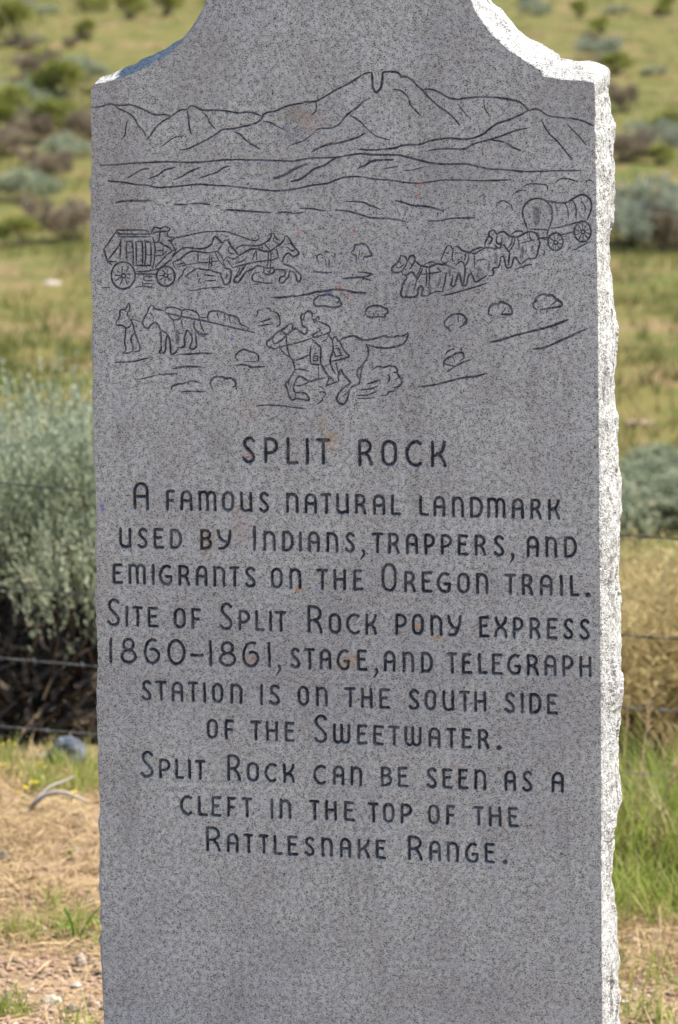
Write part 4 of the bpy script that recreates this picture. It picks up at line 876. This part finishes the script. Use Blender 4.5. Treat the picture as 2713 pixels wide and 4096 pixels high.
far(FAR_RAB, 'rabbitbrush', 90, 985, (.55, .5, .38), 'low dull green bush left of the tan dry shrub', 1.1)
far(FAR_SAGE, 'sagebrush', 40, 470, (1.5, 1.2, 1.2), 'broad pale grey-green brush at the left edge behind the green bush', 5.2)
far(FAR_DRY, 'dry_shrub', 120, 320, (1.3, 1.2, 1.0), 'wide brown brush patch halfway up the far slope on the left', 1.2)
far(FAR_SAGE, 'sagebrush', 300, 330, (1.3, 1.2, 1.1), 'pale brush patch just left of the stone shoulder', 3.2)
far(FAR_RAB, 'rabbitbrush', 190, 300, (.7, .7, .6), 'low yellow-green bush halfway up the far slope on the left', 2.2)
far(FAR_DRY, 'dry_shrub', 40, 620, (1.2, 1.1, .8), 'brown brush lining the gully at the left photo edge', 4.4)
far(FAR_SAGE, 'sagebrush', 250, 640, (1.0, 1.0, .8), 'grey brush lining the gully beside the stone', 2.4)
far(FAR_SAGE, 'sagebrush', 120, 60, (.7, .7, .7), 'pale brush at the very top left of the photo', 2.2)
rs = np.random.default_rng(31)
protos = [FAR_SAGE, FAR_DRY, FAR_RAB, FAR_BLUE]
for k in range(64):
    px = rs.choice([rs.uniform(-250, 420), rs.uniform(2050, 2950), rs.uniform(-600, 3300)], p=[.35, .4, .25]); py = rs.choice([rs.uniform(-60, 60), rs.uniform(60, 330), rs.uniform(330, 520)], p=[.35, .45, .2])
    i = int(rs.choice([0, 1, 2, 3], p=[.35, .35, .2, .1])); s = rs.uniform(.35, .75)
    p = gp(px, py); p.z -= .02
    kind = ['pale', 'brown twiggy', 'green', 'blue-grey'][i]
    where = 'left of the stone' if px < 650 and not (px > 340 and py > 330) else 'right of the stone' if px > 2020 and not (px < 2420 and py > 300) else 'hidden behind the stone'
    where = ('far up the slope ' if py < 150 else 'lower on the slope ')+where
    place(protos[i], 'small_shrub', p, rs.uniform(0, 6), (s, s, s*rs.uniform(.6, .9)), 'small %s brush %s' % (kind, where), 'shrub', 'small %s brush, %s' % (kind, where))


DRYNEAR = make_shrub(18, M_DRYGRASS, .78, .85, sprigs=1300, leaves=10, ll=.055, lw=.006, up=.72, lobes=12, sprig_l=.26, lowf=.3, spire=.55)
undergrowth(DRYNEAR, 73, .42, .35, .26, 2600)
for k, (px, y, rz, s_, lb) in enumerate(((2560, 8.7, .3, .86, 'tangled tan-gold brush next to the stone behind the fence'), (2790, 8.9, 2.1, .95, 'tangled tan-gold brush cut by the right photo edge'), (2660, 9.6, 4.0, 1.0, 'tangled dry brush at the back of the tan growth on the right'), (2380, 9.2, 5.0, .9, 'tangled dry brush hidden behind the bright edge of the stone'))):
    place(DRYNEAR, 'dry_brush', at_y(px, y), rz, (s_, s_, s_*.66), lb, 'shrub', 'tangled dry brush behind the fence')
# ------------------------------------------------------------------ grass
rg = np.random.default_rng(5)
def wedge(n, y0, y1, half, p=1.0):
    y = y0+(y1-y0)*rg.uniform(0, 1, n)**p; return np.stack([rg.uniform(-1, 1, n)*(y*half+.4), y], 1)
# far meadow: tufts that stay green or dry in patches
pts = wedge(9500, 11.5, 85, .22, 1.3)
keep = sn_noise(pts[:, 0], pts[:, 1], 1.4, 6)+rg.normal(0, .4, len(pts)) > -.25
pts = clump_pts(pts[keep], 12, .07)
tn = np.clip(.45+.5*sn_noise(pts[:, 0], pts[:, 1], .9, 8)+rg.normal(0, .2, len(pts)), 0, 1)
grass_patch('meadow_grass', pts, M_MEADOW, (.06, .24), (.007, .018), (.2, .9), 1, 'green and tan grass tufts of the meadow beyond the fence', tint=tn)
# tall dry grass right behind the fence
q = at_y(2620, 9.2)
pts = clump_pts(disc_pts(q.x+.25, 9.4, 1.0, .95, 420), 16, .035)
grass_patch('dry_grass', pts, M_DRYGRASS, (.25, .74), (.0025, .006), (.15, 1.0), 4, 'tall tan dry grass behind the fence right of the stone')
pts = clump_pts(disc_pts(at_y(2560, 8.7).x+.2, 8.75, .7, .35, 110), 14, .03)
grass_patch('dry_grass', pts, M_DRYGRASS, (.15, .45), (.003, .006), (.2, .9), 4, 'shorter tangled dry grass at the foot of the tall grass on the right')
pts = clump_pts(disc_pts(at_y(100, 11.8).x, 12.0, 1.5, .9, 130), 14, .04)
grass_patch('dry_grass', pts, M_DRYGRASS, (.15, .4), (.004, .008), (.2, .8), 3, 'yellow dry grass above the sagebrush on the left')
# green grass right of the stone, before the fence
q = at_y(2600, 7.25)
pts = clump_pts(disc_pts(q.x+.10, 7.3, .30, .42, 210), 15, .028)
grass_patch('dry_grass', clump_pts(disc_pts(q.x+.10, 7.3, .34, .45, 70), 9, .03), M_STRAW, (.10, .42), (.002, .0045), (.1, .9), 4, 'dry stems standing through the green grass right of the stone')
grass_patch('green_grass', pts, M_GREEN, (.08, .40), (.003, .0065), (.1, .75), 4, 'lush green grass right of the stone before the fence')
pts = clump_pts(disc_pts(at_y(2500, 6.75).x+.05, 6.75, .2, .18, 70), 12, .015)
grass_patch('green_grass', pts, M_GREEN, (.06, .2), (.003, .005), (.2, .8), 4, 'green grass fringe at the bright foot of the right edge')
# green grass line on the left at the fence foot
pts = clump_pts(disc_pts(at_y(150, 8.15).x, 8.15, .55, .28, 85), 12, .02)
grass_patch('straw', clump_pts(disc_pts(at_y(150, 8.0).x, 7.9, .6, .4, 110), 10, .03), M_STRAW, (.03, .14), (.002, .004), (.3, 1.2), 3, 'straw among the short grass along the fence foot on the left')
grass_patch('green_grass', pts, M_GREEN, (.04, .13), (.003, .006), (.1, .8), 3, 'short green grass along the fence foot on the left')
pts = clump_pts(disc_pts(at_y(330, 7.75).x, 7.72, .16, .12, 45), 12, .012)
grass_patch('green_grass', pts, M_GREEN, (.05, .14), (.003, .005), (.1, .6), 3, 'green grass sprouts at the left edge of the stone')
pts = clump_pts(np.vstack([disc_pts(gp(x, y).x, gp(x, y).y, .06, .05, n) for x, y, n in ((60, 3760, 9), (180, 3740, 10), (310, 3720, 12), (20, 4060, 14), (240, 3650, 6), (400, 3770, 8), (350, 4120, 4))]), 11, .010)
grass_patch('green_grass', pts, M_GREEN, (.04, .11), (.0018, .0034), (.2, .9), 4, 'thin green and straw tufts on the gravel left of the stone')
pts = clump_pts(np.vstack([disc_pts(gp(x, y).x, gp(x, y).y, .07, .06, n) for x, y, n in ((2500, 4090, 7), (2650, 3960, 5), (2560, 3900, 4), (2700, 4100, 5))]), 10, .012)
grass_patch('green_grass', pts, M_GREEN, (.05, .15), (.0018, .0034), (.2, .9), 4, 'thin green tufts among the straw right of the stone foot')
# straw litter and thin standing straw
def litter(n, x0, x1, y0, y1, label, L=(.04, .16), Wd=(.0012, .0035), mat=M_STRAW, lift=.02, name='straw'):
    x = rg.uniform(x0, x1, n); y = rg.uniform(y0, y1, n)
    a = rg.normal(.3, .9, n); l = rg.uniform(*L, n); w = rg.uniform(*Wd, n)
    z = ground_z(x, y)+rg.uniform(.001, lift, n); tilt = rg.normal(0, .22, n)
    d = np.stack([np.cos(a)*np.cos(tilt), np.sin(a)*np.cos(tilt), np.sin(tilt)], 1); s = np.stack([-np.sin(a), np.cos(a), rg.normal(0, .5, n)], 1)
    C0 = np.stack([x, y, z], 1); bend = rg.normal(0, .12, n)[:, None]*s+np.array([0, 0, 1])*np.abs(rg.normal(0, .07, n))[:, None]
    V = []
    for t, ww in ((-.5, .5), (0, 1), (.5, .35)):
        c = C0+d*(l*t)[:, None]+(bend*l[:, None]*(1-4*t*t)*.5)
        V += [c-s*(w*ww*.5)[:, None], c+s*(w*ww*.5)[:, None]]
    V = np.stack(V, 1).reshape(-1, 3); b = (np.arange(n)*6)[:, None]
    F = np.concatenate([b+np.array([0, 1, 3, 2]), b+np.array([2, 3, 5, 4])], 0)
    return tag(mesh_np(name, V, F, mat, None, False, {'tint': np.repeat(rg.uniform(0, 1, n), 6)}), label, 'straw', kind='stuff')
litter(17000, -1.3, 1.3, 6.15, 8.1, 'loose dry straw lying on the sandy ground behind the stone')
litter(2400, -1.2, 1.2, 5.2, 6.3, 'sparse broken straw on the gravel at the foot of the photo')
pts = clump_pts(disc_pts(at_y(2600, 6.4).x+.05, 6.45, .35, .35, 110), 10, .03)
grass_patch('straw', pts, M_STRAW, (.03, .14), (.0015, .0035), (.5, 1.3), 3, 'matted standing straw right of the stone foot')
pts = clump_pts(disc_pts(at_y(200, 6.8).x, 6.75, .5, .45, 230), 10, .03)
grass_patch('straw', pts, M_STRAW, (.02, .10), (.0015, .0035), (.5, 1.3), 3, 'matted straw on the sandy mound left of the stone')
# gravel: small joined pebbles
def ico():
    bm = bmesh.new(); bmesh.ops.create_icosphere(bm, subdivisions=1, radius=1)
    V = np.array([v.co[:] for v in bm.verts]); F = np.array([[v.index for v in f.verts] for f in bm.faces]); bm.free(); return V, F
IV, IF = ico()
def pebble_mat():
    m, nt, b = new_mat('pebble', .85, .25); T = NT(nt); at = T.n('ShaderNodeAttribute', attribute_name='tint')
    r = T.n('ShaderNodeValToRGB'); T.l(at.outputs['Fac'], r.inputs[0])
    cs = [(0, (.11, .085, .07)), (.2, (.24, .155, .11)), (.45, (.34, .235, .165)), (.7, (.33, .20, .14)), (.9, (.38, .29, .22)), (1, (.46, .40, .34))]
    r.color_ramp.elements[0].color = (*cs[0][1], 1); r.color_ramp.elements[1].color = (*cs[-1][1], 1)
    for p, c in cs[1:-1]: e = r.color_ramp.elements.new(p); e.color = (*c, 1)
    T.l(r.outputs[0], b.inputs['Base Color']); return m
M_PEB = pebble_mat()
def pebbles(n, x0, x1, y0, y1, r0, r1, label):
    x = rg.uniform(x0, x1, n); y = rg.uniform(y0, y1, n); R = r0+(r1-r0)*rg.uniform(0, 1, n)**3
    S = rg.uniform(.6, 1.2, (n, 3))*R[:, None]; S[:, 2] *= .7; a = rg.uniform(0, 6.28, n)
    jit = 1+rg.normal(0, .13, (n, len(IV)))
    V = IV[None]*S[:, None, :]*jit[..., None]
    X = V[..., 0]*np.cos(a)[:, None]-V[..., 1]*np.sin(a)[:, None]; Yv = V[..., 0]*np.sin(a)[:, None]+V[..., 1]*np.cos(a)[:, None]
    V = np.stack([X+x[:, None], Yv+y[:, None], V[..., 2]+(ground_z(x, y)+R*.36)[:, None]], -1).reshape(-1, 3)
    F = (IF[None]+(np.arange(n)*len(IV))[:, None, None]).reshape(-1, 3)
    tag(mesh_np('gravel', V, F, M_PEB, None, False, {'tint': np.repeat(rg.uniform(0, 1, n), len(IV))}), label, 'gravel', kind='stuff')
pebbles(13000, -1.15, 1.15, 5.0, 6.75, .003, .012, 'small pink and tan gravel on the ground at the foot of the photo')
pebbles(4200, -1.3, 1.3, 6.5, 8.4, .003, .009, 'thin scatter of gravel under the straw')

# single stones
def stone_mat(name, c0, c1, sc=60):
    m, nt, b = new_mat(name, .85, .25); T = NT(nt); ob = T.n('ShaderNodeTexCoord').outputs['Object']
    c = T.mix(T.ramp(T.noise(ob, sc, 5, .65), .35, .65), c0, c1); T.l(c, b.inputs['Base Color'])
    bp = T.n('ShaderNodeBump'); bp.inputs['Distance'].default_value = .004; T.l(T.noise(ob, sc*2, 4, .6), bp.inputs['Height']); T.l(bp.outputs[0], b.inputs['Normal']); return m
M_ST_PALE = stone_mat('pale_stone', (.30, .25, .19), (.44, .39, .32)); M_ST_BLUE = stone_mat('blue_grey_stone', (.055, .065, .085), (.13, .14, .165), 30)
M_ST_TAN2 = stone_mat('lichened_stone', (.20, .19, .16), (.36, .33, .28), 50)
M_ST_TAN = stone_mat('tan_stone', (.24, .16, .10), (.38, .28, .20)); M_ST_DARK = stone_mat('dark_stone', (.07, .06, .055), (.15, .12, .10))
def rock(px, py, w, d, h, mat, label, rz=0, seed=1, name='rock', loc=None):
    bm = bmesh.new(); bmesh.ops.create_icosphere(bm, subdivisions=3, radius=1)
    for v in bm.verts:
        q = v.co.copy(); f = 1+.30*mnoise.noise(q*1.3+Vector((seed, 0, 0)))+.12*mnoise.noise(q*3.1+Vector((0, seed, 0)))
        v.co = Vector((q.x*w*.5*f, q.y*d*.5*f, q.z*h*.62*f if q.z > 0 else q.z*h*.4))
    p = loc or gp(px, py); p.z += h*.22
    o = obj_bm(name, bm, mat); o.location = p; o.rotation_euler = (0, 0, rz)
    return tag(o, label, 'rock')
rock(268, 3055, .108, .10, .105, M_ST_BLUE, 'blue-grey rock in the grass under the lowest fence wire', .3, 2)
rock(180, 3050, .055, .05, .035, M_ST_TAN2, 'pale lichened rock lying left against the blue-grey rock', 1.2, 5)
rock(322, 3862, .024, .022, .034, M_ST_PALE, 'pale upright stone on the gravel, left of the stone edge', .3, 3)
rock(400, 3890, .036, .03, .024, M_ST_TAN, 'tan stone touching the left edge of the monument', 1.3, 4)
rock(205, 4010, .046, .03, .018, M_ST_PALE, 'flat white stone on the gravel at bottom left', .2, 6)
rock(368, 4035, .028, .024, .026, M_ST_TAN, 'tan rounded stone right of the flat white one', .9, 7)
rock(282, 4050, .026, .022, .018, M_ST_DARK, 'dark purple-brown stone between the flat white and tan stones', .9, 8)
rock(210, 1135, .17, .2, .035, M_ST_PALE, 'white flat rock lying alone on the green meadow', .1, 9)
rock(2560, 1700, .16, .1, .04, M_ST_TAN, 'orange-tan flat rock on the meadow right of the stone', .1, 10)
rock(10, 3430, .035, .03, .02, M_ST_BLUE, 'small grey stone at the left photo edge in the straw', .1, 12)

# ------------------------------------------------------------------ forked dead branch, weeds, flowers
def px_path(pp, y0, y1, lift=0):
    n = len(pp); return np.array([on_depth(p[0], p[1], y0+(y1-y0)*i/(n-1)) for i, p in enumerate(pp)])
def branch_thing():
    g = gp(60, 3255); root = empty('dead_branch', g, 0, 'pale forked dead branch on the ground left of the stone', 'branch')
    f = np.array(g); y = g.y
    V, F = tube_np([(smooth3(px_path([(20, 3275), (75, 3262), (124, 3231), (147, 3205)], y, y-.04))-f, np.linspace(.004, .0075, 19))], 6)
    mesh_np('limb', V, F, M_TWIG, root, True, {'tint': np.full(len(V), .4)})
    V, F = tube_np([(smooth3(px_path([(140, 3212), (165, 3180), (206, 3145), (253, 3126), (300, 3105)], y-.04, y))-f, np.linspace(.0065, .002, 25))], 6)
    mesh_np('fork', V, F, M_TWIG, root, True, {'tint': np.full(len(V), .9)})
    V, F = tube_np([(smooth3(px_path([(143, 3210), (175, 3185), (218, 3170), (265, 3172), (310, 3190), (348, 3206)], y-.04, y-.08))-f, np.linspace(.007, .003, 31))], 6)
    mesh_np('fork', V, F, M_TWIG, root, True, {'tint': np.full(len(V), .8)})
def smooth3(P, per=6):
    Q = np.vstack([2*P[0]-P[1], P, 2*P[-1]-P[-2]]); out = []
    for i in range(1, len(Q)-2):
        t = np.linspace(0, 1, per, endpoint=False)[:, None]; p0, p1, p2, p3 = Q[i-1:i+3]
        out.append(.5*((2*p1)+(-p0+p2)*t+(2*p0-5*p1+4*p2-p3)*t*t+(-p0+3*p1-3*p2+p3)*t**3))
    out.append(P[-1:]); return np.vstack(out)
M_TWIG = leaf_mat('weathered_twig', (.15, .12, .10), (.46, .40, .33), None, 0)
branch_thing()
M_YEL = leaf_mat('yellow_petal', (.62, .48, .02), (.75, .60, .04), None, .2)
def flower(px, py, h, label, seed):
    g = gp(px, py); r = np.random.default_rng(seed); root = empty('yellow_flower', g, 0, label, 'flower', 'small yellow wildflowers on the left')
    paths = []; heads = []
    for k in range(3):
        tip = np.array([r.normal(0, .018), r.normal(0, .018), h*r.uniform(.75, 1.05)]); paths.append((smooth3(np.array([(0, 0, -.01), tip*np.array([.3, .3, .55]), tip])), .0012)); heads.append(tip)
    V, F = tube_np(paths, 4); mesh_np('stem', V, F, M_GREEN, root, False, {'tint': np.full(len(V), .4)})
    for tip in heads:
        n = 8; a = np.arange(n)*2*math.pi/n; P = []
        for t in a:
            d = np.array([math.cos(t), math.sin(t), .35]); s = np.array([-math.sin(t), math.cos(t), 0])
            P += [tip, tip+d*.004+s*.002, tip+d*.0075, tip+d*.004-s*.002]
        mesh_np('flower_head', np.array(P), np.arange(n*4).reshape(n, 4), M_YEL, root, False, {'tint': np.full(n*4, .5)})
for k, (x, y, lb) in enumerate(((45, 3040, 'yellow wildflower highest at the left, under the lowest fence wire'), (12, 3110, 'yellow wildflower at the left photo edge, left of the dead branch'), (128, 3190, 'yellow wildflower just above the fork of the dead branch'),
                                (100, 3215, 'yellow wildflower left of the dead branch fork'), (325, 3150, 'yellow wildflower beside the stone edge, above the branch tip'), (280, 3240, 'yellow wildflower under the right arm of the dead branch'), (165, 3115, 'yellow wildflower between the pale rock and the dead branch'))):
    flower(x, y, .05, lb, 40+k)
def weed(px, py, h, n, label, seed):
    g = gp(px, py); r = np.random.default_rng(seed); root = empty('leafy_weed', g, 0, label, 'weed')
    tops = []; paths = []
    for k in range(3):
        tip = np.array([r.normal(0, h*.25), r.normal(0, h*.2), h*r.uniform(.8, 1.0)]); paths.append((smooth3(np.array([(0, 0, -.01), tip*np.array([.4, .4, .5]), tip])), .002)); tops.append(tip)
    V, F = tube_np(paths, 5); mesh_np('stem', V, F, M_WEED, root, False, {'tint': np.full(len(V), .3)})
    for k in range(n):
        tip = tops[k % 3]; b = tip*r.uniform(.35, 1.0); a = r.uniform(0, 6.28); l = h*r.uniform(.28, .45)
        d = np.array([math.cos(a), math.sin(a), r.uniform(.0, .7)]); d /= np.linalg.norm(d); s = np.cross(d, (0, 0, 1)); s /= np.linalg.norm(s); w = l*.17
        P = [b]+[b+d*l*t+s*w*q+np.array([0, 0, -l*.25*t*t]) for t, q in ((.35, 1), (.35, -1), (.7, .8), (.7, -.8))]+[b+d*l+np.array([0, 0, -l*.25])]
        P = np.array(P); mesh_np('leaf', P, [np.array([[1, 3, 4, 2]]), np.array([[0, 1, 2], [3, 5, 4]])], M_WEED, root, False, {'tint': np.full(6, r.uniform(0, 1))})
weed(2520, 3330, .16, 16, 'bright green broad-leaved weed beside the right edge of the stone', 61)
weed(2600, 3290, .15, 14, 'bright green leafy weed in front of the dark fence foot on the right', 62)
weed(2480, 3420, .10, 10, 'low green weed at the foot of the larger leafy weed', 63)
weed(285, 3440, .028, 10, 'tiny blue-green seedling on the sand left of the stone', 64)
weed(305, 3770, .09, 5, 'thin upright green sprout in the straw left of the stone', 65)
def stalk(px, py, tx, ty, dy, rad, label, seed, cat='grass stalk'):
    g = gp(px, py); f = np.array(g); tip = np.array(on_depth(tx, ty, g.y+dy))-f
    mid = tip*.5+np.array([tip[0]*-.10, 0, abs(tip[2])*.06]); root = empty('grass_stalk', g, 0, label, cat)
    V, F = tube_np([(smooth3(np.array([(0, 0, 0), mid, tip])), np.linspace(rad, rad*.5, 13))], 5); mesh_np('stem', V, F, M_STRAW, root, False, {'tint': np.full(len(V), .75)})
    r = np.random.default_rng(seed); n = 26; t = r.uniform(.80, 1.0, n); P = tip[None]*t[:, None]; 
    d = unit(tip[None]*.8/np.linalg.norm(tip)+r.normal(0, .35, (n, 3))); s = unit(np.cross(d, r.normal(0, 1, (n, 3)))); L = rad*7
    V = np.stack([P, P+d*L*.5+s*L*.12, P+d*L, P+d*L*.5-s*L*.12], 1).reshape(-1, 3)
    mesh_np('seed_head', V, np.arange(n*4).reshape(n, 4), M_STRAW, root, False, {'tint': np.repeat(r.uniform(.4, .88, n), 4)})
for k, a in enumerate(((2540, 3500, 2600, 2800, .1, .0032, 'pale dry stalk rising past the fence wire, nearest the stone on the right'), (2600, 3560, 2700, 3060, .0, .003, 'pale dry stalk leaning right toward the photo edge'),
                       (2480, 3460, 2515, 2800, .15, .0015, 'thin green-tan stalk close beside the right stone edge'), (2690, 3650, 2530, 3560, .05, .0018, 'thin pale stalk lying almost level over the green grass'),
                       (2700, 3400, 2650, 2990, .1, .0015, 'thin seeded stalk at the right photo edge'), (60, 2990, 160, 2850, .1, .003, 'bent dry weed stalk crossing the lowest fence wire on the left'),
                       (250, 3620, 205, 3330, .0, .0014, 'thin dark sprig standing in the straw on the left'), (20, 3560, 130, 3510, -.05, .003, 'thick pale straw lying on the sandy mound at left'))):
    stalk(*a, 80+k)

# ------------------------------------------------------------------ fence
def wire_mat(name, c, metal):
    m, nt, b = new_mat(name, .5, .5); b.inputs['Metallic'].default_value = metal; T = NT(nt)
    ob = T.n('ShaderNodeTexCoord').outputs['Object']; T.l(T.mix(T.ramp(T.noise(ob, 60, 3), .4, .65), c, tuple(x*.55 for x in c)), b.inputs['Base Color']); return m
M_WIRE = wire_mat('galvanised_wire', (.17, .175, .17), .15); M_WIRE_DARK = wire_mat('dark_wire', (.050, .055, .048), 0); M_POST = wire_mat('weathered_post', (.17, .14, .115), 0)  # upper strands darker than lower ones: their lighting difference is painted in
def fence():
    A = on_depth(0, 2904, 7.68); B = on_depth(2713, 3104, 7.28)
    d2 = Vector((B.x-A.x, B.y-A.y, 0))
    root = empty('barbed_wire_fence', (0, 7.48, float(ground_z(0, 7.48))), 0, 'four-strand barbed wire fence running behind the stone', 'fence'); f = Vector(root.location)
    def on_fence(px, py):
        r = ray(px, py); n = Vector((-d2.y, d2.x, 0)); k = (A-Vector((0, 0, CAM_Z))).dot(n)/r.dot(n); return Vector((0, 0, CAM_Z))+r*k
    post_x = (-1.75, 1.75)
    for (yl, yr) in ((1930, 2154), (2345, 2555), (2630, 2842), (2904, 3104)):
        P0, P1 = on_fence(0, yl), on_fence(2713, yr); d = (P1-P0)/(P1.x-P0.x)
        L = P0+d*(post_x[0]-P0.x); R = P0+d*(post_x[1]-P0.x); n = 240; pa = []
        for ph in (0, math.pi):
            pts = []
            for i in range(n+1):
                t = i/n; p = L.lerp(R, t); p.z -= .018*4*t*(1-t)-.012; a = t*150+ph
                pts.append((p.x-f.x, p.y-f.y+.0013*math.cos(a), p.z-f.z+.0013*math.sin(a)))
            pa.append((np.array(pts), .0015 if yl < 2500 else .0011))
        mw = M_WIRE_DARK if yl < 2500 else M_WIRE
        V, F = tube_np(pa, 5); w = mesh_np('wire', V, F, mw, root, True)
        bp = []
        for k in range(24):
            t = (k+.5+.2*math.sin(yl+k))/24; i = int(t*n); c = (pa[0][0][i]+pa[1][0][i])/2; a = k*1.9+yl
            for s in (0, 1.57):
                dd = np.array([.25, math.cos(a+s), math.sin(a+s)]); dd /= np.linalg.norm(dd); bp.append((np.array([c-dd*.011, c-dd*.003, c+dd*.003, c+dd*.011]), np.array([.0005, .0013, .0013, .0005])))
            th = np.linspace(0, 6*math.pi, 26); bp.append((np.stack([c[0]+(th/(6*math.pi)-.5)*.011, c[1]+.0036*np.cos(th), c[2]+.0036*np.sin(th)], 1), .001))
        V, F = tube_np(bp, 4); tag(mesh_np('barbs', V, F, mw, w, False), kind='stuff')
    for x in post_x:
        k = (x-A.x)/d2.x; y = A.y+d2.y*k; z = float(ground_z(x, y)); bm = bmesh.new()
        bmesh.ops.create_cone(bm, cap_ends=True, segments=14, radius1=.055, radius2=.05, depth=1.65)
        for v in bm.verts: v.co += Vector((x-f.x, y-f.y+.056, z-f.z+.55)); v.co.x += .006*math.sin(v.co.y*90)
        obj_bm('post', bm, M_POST, root, True)
fence()
